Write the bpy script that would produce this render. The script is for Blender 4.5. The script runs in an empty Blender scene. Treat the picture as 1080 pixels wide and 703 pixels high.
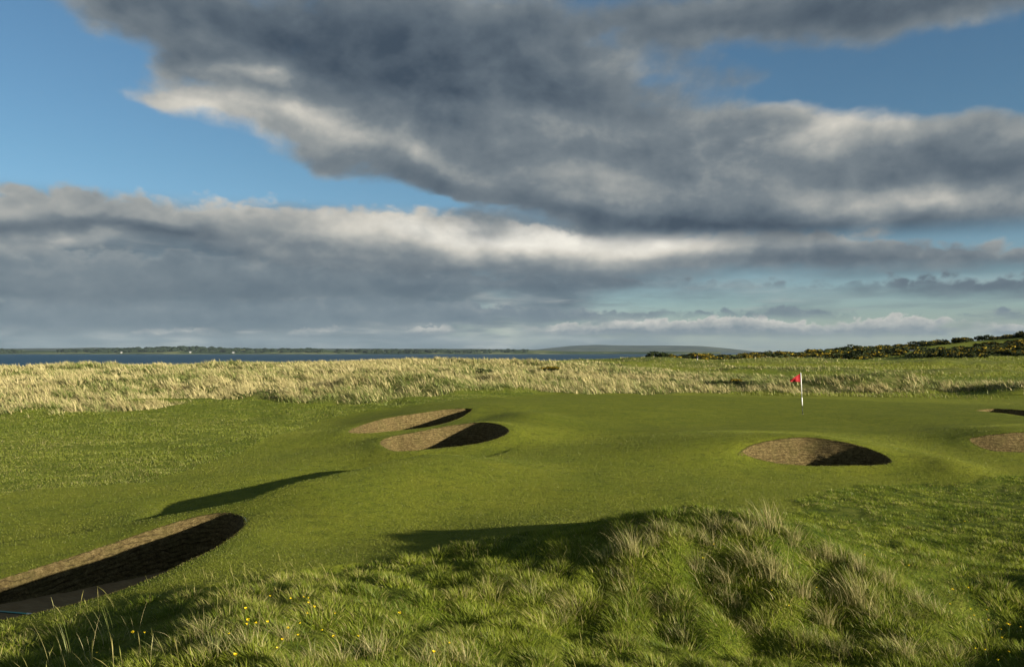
import bpy, math, random
import numpy as np

random.seed(7)
RNG = np.random.default_rng(11)
R = math.radians
scene = bpy.context.scene
col = scene.collection

# ------------------------------------------------------------------ constants
F, U0, V0, ZC = 840.0, 540.0, 372.0, 3.4          # focal length in pixels, principal column, horizon row, eye height
SUN_AZ, SUN_EL = R(124.0), R(11.3)                 # clockwise from the view direction (+Y), and above the horizon
SEA_Z = -5.0

# ------------------------------------------------------------------ scene-tree helpers
def tag(o, label=None, cat=None, group=None, kind=None):
    if label: o['label'] = label
    if cat: o['category'] = cat
    if group: o['group'] = group
    if kind: o['kind'] = kind
    return o

def empty(name, loc=(0, 0, 0), rz=0.0):
    o = bpy.data.objects.new(name, None)
    o.empty_display_size = 0.2
    o.location = loc
    o.rotation_euler = (0, 0, rz)
    col.objects.link(o)
    return o

def mesh_obj(name, verts, faces, mat=None, parent=None, smooth=True, attrs=None):
    """verts (n,3); faces: list of tuples, or an int array (m,3|4), or a list of such arrays."""
    me = bpy.data.meshes.new(name)
    verts = np.asarray(verts, dtype=np.float32).reshape(-1, 3)
    if isinstance(faces, np.ndarray): faces = [faces]
    if len(faces) and isinstance(faces[0], np.ndarray):
        loops = np.concatenate([f.ravel() for f in faces]).astype(np.int32)
        sizes = np.concatenate([np.full(len(f), f.shape[1], np.int32) for f in faces])
        starts = np.concatenate([[0], np.cumsum(sizes)[:-1]]).astype(np.int32)
        me.vertices.add(len(verts)); me.vertices.foreach_set('co', verts.ravel())
        me.loops.add(len(loops)); me.loops.foreach_set('vertex_index', loops)
        me.polygons.add(len(sizes)); me.polygons.foreach_set('loop_start', starts)
        me.update(calc_edges=True)
    else:
        me.from_pydata([tuple(map(float, v)) for v in verts], [], [tuple(int(i) for i in f) for f in faces])
        me.update()
    me.validate()
    if smooth: me.polygons.foreach_set('use_smooth', np.ones(len(me.polygons), bool))
    if attrs:
        for k, a in attrs.items():
            at = me.attributes.new(k, 'FLOAT', 'POINT')
            at.data.foreach_set('value', np.asarray(a, np.float32))
    o = bpy.data.objects.new(name, me)
    col.objects.link(o)
    if mat: me.materials.append(mat)
    if parent: o.parent = parent
    return o

def copy_tree(o, parent=None):
    c = o.copy()
    col.objects.link(c)
    c.parent = parent
    for ch in list(o.children): copy_tree(ch, c)
    return c

# ------------------------------------------------------------------ numpy noise
def _hash(ix, iy, seed):
    h = (ix.astype(np.int64) * 374761393 + iy.astype(np.int64) * 668265263 + seed * 974634777) & 0x7fffffff
    h = ((h ^ (h >> 13)) * 1274126177) & 0x7fffffff
    h = (h ^ (h >> 16)) & 0x7fffffff
    return h / float(0x7fffffff)

def vnoise(x, y, seed=0):
    x = np.asarray(x, float); y = np.asarray(y, float)
    ix, iy = np.floor(x), np.floor(y)
    fx, fy = x - ix, y - iy
    sx = fx * fx * fx * (fx * (fx * 6 - 15) + 10); sy = fy * fy * fy * (fy * (fy * 6 - 15) + 10)
    a, b = _hash(ix, iy, seed), _hash(ix + 1, iy, seed)
    c, d = _hash(ix, iy + 1, seed), _hash(ix + 1, iy + 1, seed)
    return (a + (b - a) * sx) * (1 - sy) + (c + (d - c) * sx) * sy

def fbm(x, y, octv=4, seed=0, gain=0.5):
    s, a, t = 0.0, 1.0, 0.0
    for k in range(octv):
        s = s + a * vnoise(x * 2 ** k + 17.3 * k, y * 2 ** k - 9.1 * k, seed + k); t += a; a *= gain
    return s / t - 0.5

def sstep(a, b, x):
    t = np.clip((x - a) / (b - a), 0, 1)
    return t * t * (3 - 2 * t)

# ------------------------------------------------------------------ bunker rims: (column, row, height) in the survey picture
RIMS = {
 'C': [(-60,632,-.45),(0,612,-.45),(50,596,-.42),(100,580,-.38),(150,563.5,-.28),(200,548.5,-.15),(232,542.5,-.05),(252,544.5,0),
       (260,551,.05),(250,563,.12),(200,592,.2),(150,615,.22),(100,632,.2),(50,645,.17),(0,655,.12),(-60,662,0),(-110,655,-.25)],
 'A': [(400,467,-.1),(412,460,0),(440,455,.15),(470,449.5,.3),(500,445.5,.45),(520,446,.5),(534,450,.45),(537,455,.35),
       (528,461,.2),(505,467.5,.05),(470,472,-.05),(435,475,-.1),(412,474.5,-.12)],
 'B': [(367,455,-.1),(382,447.5,0),(408,440.5,.15),(438,436,.3),(468,432.2,.42),(488,430.4,.5),(498,431,.48),(495,435.5,.38),
       (480,443.2,.2),(453,450.3,.04),(418,454.3,-.08),(387,456.8,-.12)],
 'D': [(778,478,.2),(790,470,.35),(815,464,.48),(848,461,.55),(880,464,.5),(910,470.5,.36),(930,478,.2),(940,484.5,.07),
       (938,489,-.02),(920,491,-.07),(900,491.5,-.09),(860,491.5,-.08),(820,489,-.06),(790,484,.02)],
 'E': [(1022,464,.15),(1035,459.5,.3),(1055,456.5,.42),(1085,456,.45),(1130,457,.45),(1175,460,.35),(1200,467,.15),
       (1180,475.5,.05),(1130,477,0),(1090,477,0),(1055,476,0),(1035,472.5,.02)],
 'F': [(1029,432.8,.25),(1045,431,.28),(1065,431.5,.3),(1090,434,.3),(1110,437.5,.28),(1120,441,.2),(1100,442.5,.25),
       (1080,439,.3),(1060,436.2,.28),(1042,434.5,.25)],
}
def unproj(u, v, z):
    Y = (ZC - z) * F / (v - V0)
    return ((u - U0) / F * Y, Y)

def catmull(pts, n):
    p = np.asarray(pts, float); m = len(p); out = []
    per = 24
    for i in range(m):
        p0, p1, p2, p3 = p[(i-1) % m], p[i], p[(i+1) % m], p[(i+2) % m]
        for k in range(per):
            t = k / per
            out.append(0.5*((2*p1)+(-p0+p2)*t+(2*p0-5*p1+4*p2-p3)*t*t+(-p0+3*p1-3*p2+p3)*t**3))
    out = np.array(out)
    d = np.linalg.norm(np.roll(out, -1, 0) - out, axis=1)
    s = np.concatenate([[0], np.cumsum(d)])
    q = np.linspace(0, s[-1], n, endpoint=False)
    cl = np.vstack([out, out[:1]])
    return np.stack([np.interp(q, s, cl[:, k]) for k in range(2)], 1)

RIM_XY = {}
for k, r in RIMS.items():
    c = catmull([unproj(*p) for p in r], 320)
    a = np.sum(c[:, 0] * np.roll(c[:, 1], -1) - np.roll(c[:, 0], -1) * c[:, 1])
    RIM_XY[k] = c if a > 0 else c[::-1]            # counter-clockwise seen from above

# ------------------------------------------------------------------ terrain control points
CTRL = []                                           # x, y, z
for r in RIMS.values():
    for (u, v, z) in r:
        x, y = unproj(u, v, z); CTRL.append((x, y, z))
def uvz(*pts):
    for (u, v, z) in pts:
        x, y = unproj(u, v, z); CTRL.append((x, y, z))
def uvY(*pts):
    for (u, v, Y) in pts:
        CTRL.append(((u - U0) / F * Y, Y, ZC - (v - V0) / F * Y))
uvz((846,437,.05),(700,418.5,.2),(620,418.5,.25),(545,417.5,.4),(900,420,.1),(1000,424,.1),(700,450,.05),(600,462,.05),(600,500,0),
    (720,520,-.05),(500,520,0),(450,560,-.1),(350,575,-.05),(560,440,.25),(780,440,.05),(960,450,.05),(960,475,.1),(1000,490,-.05),
    # low ground on the left, below the bank
    (0,500,-.6),(150,500,-.6),(250,497,-.52),(310,475,-.5),(200,450,-.5),(0,460,-.6),(340,452,-.3),(100,535,-.5),(0,565,-.5),(190,530,-.5),
    (370,488,-.42),(310,500,-.5),(250,515,-.5),(385,497,-.38),(340,506,-.42),(290,515,-.45),
    # top edge of the bank
    (450,489,.08),(405,500,.08),(360,510,.08),(310,521,.08),(275,532,.06),
    (375,440,-.15),(420,428,.15),(430,418,.45),(520,425,.45),
    # mound in the foreground
    (750,546,1.08),(700,550,1.02),(800,547,1.04),(650,566,.75),(870,582,.72),(930,617,.42),(990,652,.12),(600,600,.5),(680,610,.5),(750,620,.40),
    (820,640,.25),(750,700,.05),(900,700,-.05),(600,700,.25),(450,700,.55),(300,700,.85),(300,650,.82),(380,620,.5),(430,598,.15),(200,695,.7),
    (100,703,.3),(230,655,.65),(520,578,.38),(560,560,.45),
    (830,535,-.1),(700,535,-.08),(640,540,-.05),(950,555,-.1),(1050,600,-.1),(1060,540,-.1),(1060,660,.05),(1150,600,.3))
# ground close to the photographer's dune and to the sides
CTRL += [(0,1,1.7),(0,4,1.0),(-3,4,.8),(3,4,.8),(-8,4,.3),(8,5,.6),(9.5,8,.7),(12,12,.3),(-14,8,-.4),(-14,14,-.5),(-22,20,-.6),(22,20,.2),(30,40,.4)]
uvY((0,391,90),(200,388.5,95),(330,386,105),(430,382,120),(500,380,140),(0,405,65),(200,402,70),(400,400,75),(560,383,200),(560,400,85),
    (640,400,90),(700,393,125),(800,398,105),(850,405,90),(900,398,110),(950,392,130),(1080,395,120),(1080,410,72),(950,410,76),(850,411,74),
    (650,381,250),(800,380,250),(950,380,220),(1080,377,220),(1080,356.5,320),(1200,348,330),(960,368,320),(860,374,330),(760,377,330),(650,378,350),
    (1080,370,260),(960,375,260))
for (u, Y, z) in [(0,160,-2),(200,170,-2),(400,200,-1.5),(500,260,-1),(0,260,-7),(300,300,-7),(600,500,-1),(600,700,-7),(800,600,0),(1080,450,3),(1000,700,0),
                  (-150,60,.4),(-150,95,1.2),(-150,150,-2),(1300,120,1),(1300,250,4),(1400,60,.5)]:
    CTRL.append(((u - U0) / F * Y, Y, z))
CTRL = np.array(CTRL)
def lp(x, y):
    r = np.hypot(x, y)
    return np.stack([np.log(np.maximum(r, .8)), np.clip(np.arctan2(x, y), -1.15, 1.15)], -1)
_CP = lp(CTRL[:, 0], CTRL[:, 1])
MQ = 0.035
def _ker(a, b):
    d2 = (a[:, None, 0] - b[None, :, 0]) ** 2 + (a[:, None, 1] - b[None, :, 1]) ** 2
    return np.sqrt(d2 + MQ * MQ)
_n = len(CTRL)
_A = np.zeros((_n + 1, _n + 1)); _A[:_n, :_n] = _ker(_CP, _CP) - np.eye(_n) * 0.003
_A[_n, :_n] = 1; _A[:_n, _n] = 1
_W = np.linalg.solve(_A, np.concatenate([CTRL[:, 2], [0]]))

def base_h(x, y):
    x = np.asarray(x, float).ravel(); y = np.asarray(y, float).ravel()
    out = np.empty(len(x))
    for i in range(0, len(x), 40000):
        q = lp(x[i:i+40000], y[i:i+40000])
        out[i:i+40000] = _ker(q, _CP) @ _W[:_n] + _W[_n]
    r = np.hypot(x, y); ang = np.abs(np.arctan2(x, y))
    out = out + (-9.0 - out) * sstep(450, 900, r)
    out = out + (0.9 - out) * sstep(1.2, 1.9, ang) * (1 - sstep(450, 900, r)) * sstep(2, 6, r)
    return out

# ------------------------------------------------------------------ ground cover zones, in plan
_DU = [-400,0,60,130,200,300,400,480,560,650,700,760,850,960,1080,1500]
_DS = [38,44,48,52,54,55,54,57,62,62,64,66,67,66,63,60]
_EU = [-400,450,520,560,640,700,760,800,840,930,1000,1500]
_EY = [400,400,330,230,165,132,118,108,101,94,88,86]
def poly_in(px, py, poly):
    p = np.asarray(poly, float); inside = np.zeros(px.shape, bool); n = len(p)
    for i in range(n):
        x1, y1 = p[i]; x2, y2 = p[(i+1) % n]
        if y1 == y2: continue
        c = ((y1 > py) != (y2 > py)) & (px < (x2 - x1) * (py - y1) / (y2 - y1) + x1)
        inside ^= c
    return inside
FORE = [unproj(u, v, z) for (u, v, z) in [(-60,703,-.1),(20,697,-.1),(70,680,0),(140,652,.1),(210,632,.2),(300,606,.2),(400,594,.1),(460,582,.15),(520,570,.3),(580,562,.45)]] + \
       [(0.9,13.2),(2.4,13.9),(4.2,14.6)] + [unproj(u, v, z) for (u, v, z) in [(850,524,-.1),(885,510,-.1),(960,503,-.05),(1060,496,0),(1200,492,0)]] + \
       [(40,15),(40,-10),(-40,-10),(-12,6)]
LEFT = [unproj(u, v, z) for (u, v, z) in [(-300,540,-.5),(0,519,-.55),(80,512,-.55),(160,503,-.55),(240,477,-.5),(290,458,-.45),(345,441,-.25),(400,432,0),(470,424,.3)]] + \
       [unproj(560,415.5,.4), (4,68), (-10,80), (-60,80), (-60,20)]
def zones(x, y):
    x = np.asarray(x, float); y = np.asarray(y, float)
    yy = np.maximum(y, 1e-3); u = U0 + F * x / yy
    u = np.where(y > 1, u, np.where(x > 0, 1500, -400))
    r = np.hypot(x, y)
    wob = 1 + .26 * fbm(x * .16, y * .16, 5, 5)
    ds = np.interp(u, _DU, _DS); de = np.interp(u, _EU, _EY)
    yw = y * wob
    dune = sstep(-1.0, 1.5, yw - ds) * (1 - sstep(-8, 8, yw - de))
    dune = np.where(y > 1, dune, 0)
    # patches of marram on the links to the right, beyond the green
    patch = sstep(.06, .16, fbm(x * .06, y * .025, 3, 44)) * sstep(3, 8, y - ds) * sstep(650, 760, u)
    wx, wy = x + 1.2 * fbm(x * .8, y * .8, 3, 8), y + 1.2 * fbm(x * .8, y * .8, 3, 9)
    fore = poly_in(wx, wy, FORE).astype(float)
    left = poly_in(wx + 1.0 * fbm(x*.4, y*.4, 3, 3), wy, LEFT).astype(float) * (1 - dune)
    dune = np.maximum(dune, patch * .55)
    for (cx, cy, sx, sy, a) in KNOLLS:
        if cy > 55: dune = np.maximum(dune, .62 * sstep(.25, .5, np.exp(-(((x - cx) / sx) ** 2 + ((y - cy) / sy) ** 2)) + .5 * fbm(x * .5, y * .5, 2, 77)))
    return dune, fore, left

BANK = [(-1.6, 25.6), (-2.9, 23.2), (-4.0, 20.9), (-5.0, 19.0), (-5.9, 17.7), (-7.2, 17.3), (-8.4, 16.9)]
def hummock(x, y, dune, fore, left):
    h = dune * (1.35 * fbm(x * .11, y * .09, 3, 21) + .75 * fbm(x * .42, y * .42, 3, 22))
    h = h + fore * (1 - .62 * sstep(13.5, 16, y)) * (.23 * fbm(x * 1.15, y * 1.15, 3, 23) + .08 * fbm(x * 3.2, y * 3.2, 2, 24))
    h = h + left * (.16 * fbm(x * .6, y * .6, 3, 25))
    r = np.hypot(x, y)
    h = h + (.05 * fbm(x * .25, y * .25, 2, 26) + .26 * fbm(x * .15, y * .11, 2, 27)) * (1 - sstep(90, 140, r))
    # the bank that runs down from the left pair of bunkers towards the nearest one
    for (pts, amp) in ((BANK, 1.0),):
        p = np.asarray(pts, float); best = np.full(x.shape, 1e9); sgn = np.zeros(x.shape); tt = np.zeros(x.shape)
        for i in range(len(p) - 1):
            ab = p[i+1] - p[i]; L2 = ab @ ab
            t = np.clip(((x - p[i,0]) * ab[0] + (y - p[i,1]) * ab[1]) / L2, 0, 1)
            dx, dy = x - p[i,0] - t * ab[0], y - p[i,1] - t * ab[1]
            dd = np.hypot(dx, dy); sg = ab[0] * dy - ab[1] * dx
            m = dd < best; best = np.where(m, dd, best); sgn = np.where(m, sg, sgn); tt = np.where(m, (i + t) / (len(p) - 1), tt)
        s = np.where(sgn < 0, best, -best)          # positive on the low, left side
        taper = sstep(-.05, .14, tt) * (1 - .75 * sstep(.86, 1.0, tt)) * np.exp(-np.maximum(0, best - 5) ** 2)
        h = h + amp * taper * np.where(s < 0, .27 * np.exp(-(s / 3.2) ** 2), .27 - .52 * sstep(-.25, 1.5, s) + .25 * sstep(1.5, 6, s))
    # single mounds beyond the green
    for (cx, cy, sx, sy, a) in KNOLLS:
        h = h + a * np.exp(-(((x - cx) / sx) ** 2 + ((y - cy) / sy) ** 2))
    for (cx, cy, s_, a) in HOLLOWS:
        h = h + a * np.exp(-((x - cx) ** 2 + (y - cy) ** 2) / (s_ * s_))
    return h
KNOLLS = [(-8.4, 63, 4.2, 3, .75), (31.5, 72, 5.5, 3.2, 1.25), (37, 74, 3.5, 3, .6), (39.2, 60, 2.6, 2.0, 1.0), (44, 62, 3.5, 2.6, 1.1), (49, 64, 4.5, 3.4, 1.5), (.9, 37.2, 1.7, 2.4, .30), (13.1, 24.4, 1.2, 1.5, .34), (24, 80, 5, 4, .6), (13, 73, 5, 3, .4),
                                (46, 128, 14, 5, 1.0), (66, 122, 12, 5, .9), (34, 190, 12, 7, 1.0), (55, 170, 16, 6, 1.1), (88, 160, 14, 6, 1.2), (42, 235, 14, 9, 1.2), (20, 240, 10, 7, .8), (75, 215, 20, 8, 1.2)]
HOLLOWS = [(*unproj(u, v, z), s_, a) for (u, v, z, s_, a) in [(742,588,.72,.34,-.26),(772,604,.62,.30,-.24),(696,606,.6,.30,-.18),(868,604,.55,.26,-.20),(862,630,.42,.34,-.22),(905,655,.25,.26,-.16),
    (712,640,.42,.34,-.20),(640,610,.5,.36,-.16),(800,655,.3,.34,-.18),(760,668,.25,.3,-.16),(600,640,.42,.4,-.14),(560,600,.42,.35,-.12),(815,580,.75,.35,.14),(700,570,.85,.4,.10),(735,630,.5,.3,.12),(835,615,.5,.3,.12),(480,640,.5,.4,-.14)]]

# ------------------------------------------------------------------ ground grid (polar, centred under the camera)
ang = np.concatenate([np.linspace(-180, -62, 40)[:-1], np.linspace(-62, -42, 40)[:-1], np.linspace(-42, 42, 441), np.linspace(42, 62, 40)[1:], np.linspace(62, 180, 40)[1:]])
ANG = np.radians(ang)
def geo(a, b, s): return np.exp(np.arange(math.log(a), math.log(b), s))
RAD = np.concatenate([np.linspace(.4, 6.5, 26)[:-1], geo(6.5, 55, .0085), geo(55, 330, .013), geo(330, 7000, .06), [7000.0]])
GA, GR = np.meshgrid(ANG, RAD)
GX, GY = GR * np.sin(GA), GR * np.cos(GA)
sh = GX.shape
gx, gy = GX.ravel(), GY.ravel()
zb = base_h(gx, gy)
dune, fore, left = zones(gx, gy)
# keep the rough from spilling a step onto the bunker rims
def rim_dist(x, y):
    d = np.full(len(x), 1e3); inside = np.zeros(len(x), bool); near = np.stack([x, y], 1).copy()
    for k, c in RIM_XY.items():
        lo, hi = c.min(0) - 2.5, c.max(0) + 2.5
        m = np.where((x > lo[0]) & (x < hi[0]) & (y > lo[1]) & (y < hi[1]))[0]
        if not len(m): continue
        P = np.stack([x[m], y[m]], 1)
        a = c; b = np.roll(c, -1, 0); ab = b - a; l2 = (ab ** 2).sum(1)
        best = np.full(len(m), 1e9); bp = P.copy()
        for i in range(0, len(m), 4000):
            q = P[i:i+4000]
            t = np.clip(((q[:, None] - a[None]) * ab[None]).sum(2) / l2[None], 0, 1)
            pr = a[None] + t[..., None] * ab[None]
            dd = np.linalg.norm(q[:, None] - pr, axis=2)
            j = dd.argmin(1); best[i:i+4000] = dd[np.arange(len(q)), j]; bp[i:i+4000] = pr[np.arange(len(q)), j]
        ins = poly_in(P[:, 0], P[:, 1], c)
        upd = best < d[m]
        d[m[upd]] = best[upd]; near[m[upd]] = bp[upd]; inside[m] |= ins
    return d, inside, near
rd, rin, rnear = rim_dist(gx, gy)
gz = zb + hummock(gx, gy, dune, fore, left) * np.where(rin, .12, .12 + .88 * sstep(0, 2.4, rd))
gz = gz + .022 * np.exp(-((rd - .30) / .34) ** 2) * (1 - rin)
GZ = gz.reshape(sh)
ZD, ZF, ZL = dune.reshape(sh), fore.reshape(sh), left.reshape(sh)
RS = np.where(rin, -rd, rd).reshape(sh)

def _lookup(G, x, y):
    fa = np.interp(np.arctan2(x, y), ANG, np.arange(len(ANG))); fr = np.interp(np.hypot(x, y), RAD, np.arange(len(RAD)))
    ia = np.clip(fa.astype(int), 0, len(ANG) - 2); ir = np.clip(fr.astype(int), 0, len(RAD) - 2)
    ta, tr = fa - ia, fr - ir
    return (G[ir, ia] * (1 - ta) + G[ir, ia + 1] * ta) * (1 - tr) + (G[ir + 1, ia] * (1 - ta) + G[ir + 1, ia + 1] * ta) * tr
def H(x, y): return _lookup(GZ, np.asarray(x, float), np.asarray(y, float))
def H1(x, y): return float(H(np.array([x]), np.array([y]))[0])


# ------------------------------------------------------------------ materials
class NT:
    """A small builder for node trees."""
    def __init__(self, tree):
        self.t = tree; tree.nodes.clear()
    def n(self, typ, props=None, **ins):
        nd = self.t.nodes.new(typ)
        for k, v in (props or {}).items(): setattr(nd, k, v)
        for k, v in ins.items():
            key = int(k[1:]) if k[0] == '_' and k[1:].isdigit() else k.replace('__', ' ')
            self.put(nd.inputs[key], v)
        return nd
    def put(self, sock, v):
        if hasattr(v, 'is_linked') or isinstance(v, bpy.types.NodeSocket): self.t.links.new(v, sock)
        elif isinstance(v, bpy.types.Node): self.t.links.new(v.outputs[0], sock)
        else:
            if sock.type == 'RGBA' and len(v) == 3: v = (*v, 1)
            sock.default_value = v
    def math(self, op, a, b=0.0, c=0.0, clamp=False):
        return self.n('ShaderNodeMath', {'operation': op, 'use_clamp': clamp}, _0=a, _1=b, _2=c).outputs[0]
    def vmath(self, op, a, b=(0, 0, 0)):
        nd = self.n('ShaderNodeVectorMath', {'operation': op}, _0=a)
        if op == 'SCALE': self.put(nd.inputs['Scale'], b)
        elif op not in ('LENGTH', 'NORMALIZE'): self.put(nd.inputs[1], b)
        return nd.outputs['Value'] if op in ('LENGTH', 'DOT_PRODUCT', 'DISTANCE') else nd.outputs[0]
    def noise(self, vec, scale, detail=4.0, rough=.55, dist=0.0, dims='3D'):
        return self.n('ShaderNodeTexNoise', {'noise_dimensions': dims}, Vector=vec, Scale=scale, Detail=detail, Roughness=rough, Distortion=dist).outputs[0]
    def ramp(self, fac, stops, interp='LINEAR'):
        nd = self.n('ShaderNodeValToRGB'); cr = nd.color_ramp; cr.interpolation = interp
        while len(cr.elements) < len(stops): cr.elements.new(.5)
        for e, (p, c) in zip(cr.elements, stops):
            e.position = p; e.color = (*c, 1) if len(c) == 3 else c
        self.put(nd.inputs[0], fac)
        return nd.outputs[0]
    def mix(self, fac, a, b):
        nd = self.n('ShaderNodeMix', {'data_type': 'RGBA'})
        self.put(nd.inputs[0], fac); self.put(nd.inputs[6], a); self.put(nd.inputs[7], b)
        return nd.outputs[2]
    def maprange(self, v, a, b, c=0.0, d=1.0, typ='LINEAR'):
        nd = self.n('ShaderNodeMapRange', {'interpolation_type': typ, 'clamp': True})
        for i, q in enumerate((v, a, b, c, d)): self.put(nd.inputs[i], q)
        return nd.outputs[0]
    def attr(self, name):
        return self.n('ShaderNodeAttribute', {'attribute_name': name}).outputs['Fac']
    def pos(self):
        return self.n('ShaderNodeNewGeometry').outputs['Position']

def material(name):
    m = bpy.data.materials.new(name); m.use_nodes = True
    return m, NT(m.node_tree)
def finish(nt, shader):
    o = nt.n('ShaderNodeOutputMaterial'); nt.put(o.inputs['Surface'], shader)
def principled(nt, color, rough=.9, spec=.2, normal=None, **kw):
    nd = nt.n('ShaderNodeBsdfPrincipled')
    nt.put(nd.inputs['Base Color'], color); nt.put(nd.inputs['Roughness'], rough); nt.put(nd.inputs['Specular IOR Level'], spec)
    if normal is not None: nt.put(nd.inputs['Normal'], normal)
    for k, v in kw.items(): nt.put(nd.inputs[k.replace('_', ' ')], v)
    return nd.outputs[0]
def bump(nt, h, strength, dist):
    return nt.n('ShaderNodeBump', Height=h, Strength=strength, Distance=dist).outputs[0]
def simple(name, color, rough=.6, spec=.3, var=.15, scale=30.0, **kw):
    m, nt = material(name)
    n = nt.noise(nt.pos(), scale, 3)
    c = nt.mix(nt.maprange(n, .3, .7), tuple(q * (1 - var) for q in color), tuple(min(1, q * (1 + var)) for q in color))
    finish(nt, principled(nt, c, rough, spec, **kw))
    return m

M = {}
# --- the ground sheet: mown turf, rough, marram dune, by the zone weights stored on the mesh
m, nt = material('links_turf'); M['turf'] = m
P = nt.pos()
big = nt.noise(P, .09, 3); mid = nt.noise(P, .7, 4); fine = nt.noise(P, 9.0, 5, .65); grain = nt.noise(P, 60.0, 2, .7)
turf = nt.ramp(nt.math('ADD', nt.math('MULTIPLY', big, .45), nt.math('MULTIPLY', mid, .55)),
               [(.32, (.116, .162, .010)), (.50, (.186, .220, .014)), (.68, (.255, .262, .021))])
speck = nt.maprange(nt.math('ADD', nt.math('MULTIPLY', fine, .6), nt.math('MULTIPLY', grain, .4)), .35, .66)
turf = nt.mix(nt.math('MULTIPLY', speck, .7), turf, (.25, .25, .03))
green = nt.mix(nt.maprange(mid, .3, .7), (.132, .160, .010), (.186, .202, .014))
green = nt.mix(nt.math('MULTIPLY', speck, .25), green, (.18, .20, .024))
turf = nt.mix(nt.attr('green'), turf, green)
rough = nt.ramp(nt.noise(P, 1.6, 5, .65), [(.3, (.065, .105, .008)), (.5, (.120, .155, .011)), (.7, (.19, .205, .03))])
straw = nt.ramp(nt.noise(P, 1.2, 5, .65), [(.3, (.035, .058, .010)), (.5, (.10, .11, .03)), (.72, (.22, .19, .08))])
c = nt.mix(nt.attr('rough'), turf, rough)
c = nt.mix(nt.math('MULTIPLY', nt.attr('dune'), .85), c, straw)
clod = nt.noise(P, 3.2, 6, .72); clod2 = nt.noise(P, 22.0, 4, .7)
c = nt.mix(nt.maprange(clod, .34, .50, .5, 0), c, (.030, .052, .006))
c = nt.mix(nt.maprange(clod2, .40, .52, .38, 0), c, (.030, .052, .006))
hgt = nt.math('ADD', nt.math('MULTIPLY', clod, 1.5), nt.math('ADD', nt.math('MULTIPLY', nt.noise(P, 16.0, 4, .7), .6), nt.math('MULTIPLY', grain, .45)))
finish(nt, principled(nt, c, .95, .12, bump(nt, hgt, 1.0, .11)))

# --- grass blades: 'dry' mixes green to straw, 'vary' is a per-blade tint
def blade_mat(name, green_a, green_b, dry_a, dry_b, transl=.38):
    m, nt = material(name)
    v = nt.attr('vary')
    g = nt.mix(v, green_a, green_b); d = nt.mix(v, dry_a, dry_b)
    c = nt.mix(nt.attr('dry'), g, d)
    df = nt.n('ShaderNodeBsdfDiffuse', Color=c); tr = nt.n('ShaderNodeBsdfTranslucent', Color=c)
    gl = nt.n('ShaderNodeBsdfGlossy', Color=(.9, .9, .8, 1), Roughness=.45)
    mx = nt.n('ShaderNodeMixShader', _0=transl, _1=df.outputs[0], _2=tr.outputs[0])
    fr = nt.n('ShaderNodeMixShader', _0=.012, _1=mx.outputs[0], _2=gl.outputs[0])
    finish(nt, fr.outputs[0])
    return m
M['grass'] = blade_mat('rough_grass_blades', (.070, .125, .006), (.225, .275, .014), (.32, .27, .085), (.55, .46, .19), .42)
M['links'] = blade_mat('links_rough_blades', (.085, .130, .008), (.190, .225, .018), (.26, .22, .08), (.40, .33, .15))
M['marram'] = blade_mat('marram_blades', (.075, .125, .018), (.18, .22, .05), (.33, .272, .108), (.60, .495, .25), .30)
M['lip'] = blade_mat('turf_fringe_blades', (.095, .140, .008), (.225, .250, .018), (.22, .19, .08), (.32, .27, .13))

# --- revetted bunker wall: stacked sods, weathered, pit shade put into the colour
m, nt = material('stacked_sod'); M['sod'] = m
P = nt.pos()
n1 = nt.math('ADD', nt.math('MULTIPLY', nt.noise(P, 30.0, 5, .75), .6), nt.math('MULTIPLY', nt.noise(P, 9.0, 3, .6), .4)); n2 = nt.noise(nt.n('ShaderNodeMapping', Vector=P, Scale=(1, 1, 3.2)).outputs[0], 16, 5, .7); n3 = nt.noise(P, 2.2, 3)
c = nt.ramp(n1, [(.34, (.055, .039, .014)), (.46, (.115, .084, .031)), (.56, (.195, .145, .059)), (.70, (.34, .262, .118))])
c = nt.mix(nt.maprange(n2, .53, .66, 0, .75), c, (.050, .036, .018))  # recessed pits coloured dark, as their shadows would make them
c = nt.mix(nt.maprange(n3, .45, .7, 0, .35), c, (.11, .10, .03))
z = nt.n('ShaderNodeSeparateXYZ', Vector=P).outputs[2]
layer = nt.math('FRACT', nt.math('ADD', nt.math('DIVIDE', z, .095), nt.math('MULTIPLY', n3, 2.5)))
gap = nt.math('MULTIPLY', nt.maprange(layer, .0, .32, 1, 0), nt.maprange(nt.noise(P, 5.0, 3), .40, .56))
c = nt.mix(nt.math('MULTIPLY', gap, .85), c, (.035, .025, .013))
finish(nt, principled(nt, c, .95, .1, bump(nt, nt.math('SUBTRACT', nt.math('SUBTRACT', n1, n2), nt.math('MULTIPLY', gap, .4)), 1.0, .08)))
# --- sand
m, nt = material('bunker_sand'); M['sand'] = m
P = nt.pos()
n1 = nt.noise(P, 3.0, 5, .6); n2 = nt.noise(P, 55, 3, .6)
rake = nt.n('ShaderNodeTexWave', {'wave_type': 'RINGS'}, Vector=P, Scale=2.2, Distortion=3.0, Detail=2.0)
c = nt.mix(nt.maprange(n1, .3, .7), (.155, .108, .050), (.225, .162, .082))
finish(nt, principled(nt, c, .95, .1, bump(nt, nt.math('ADD', nt.math('MULTIPLY', n2, .5), nt.math('MULTIPLY', rake.outputs[1], .5)), .6, .03)))
# --- water
m, nt = material('sea_water'); M['sea'] = m
P = nt.pos()
w = nt.noise(nt.n('ShaderNodeMapping', Vector=P, Scale=(.05, .12, 1)).outputs[0], 1.0, 6, .6)
finish(nt, principled(nt, (.020, .062, .100), .55, .14, bump(nt, w, .6, 1.2)))
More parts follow.
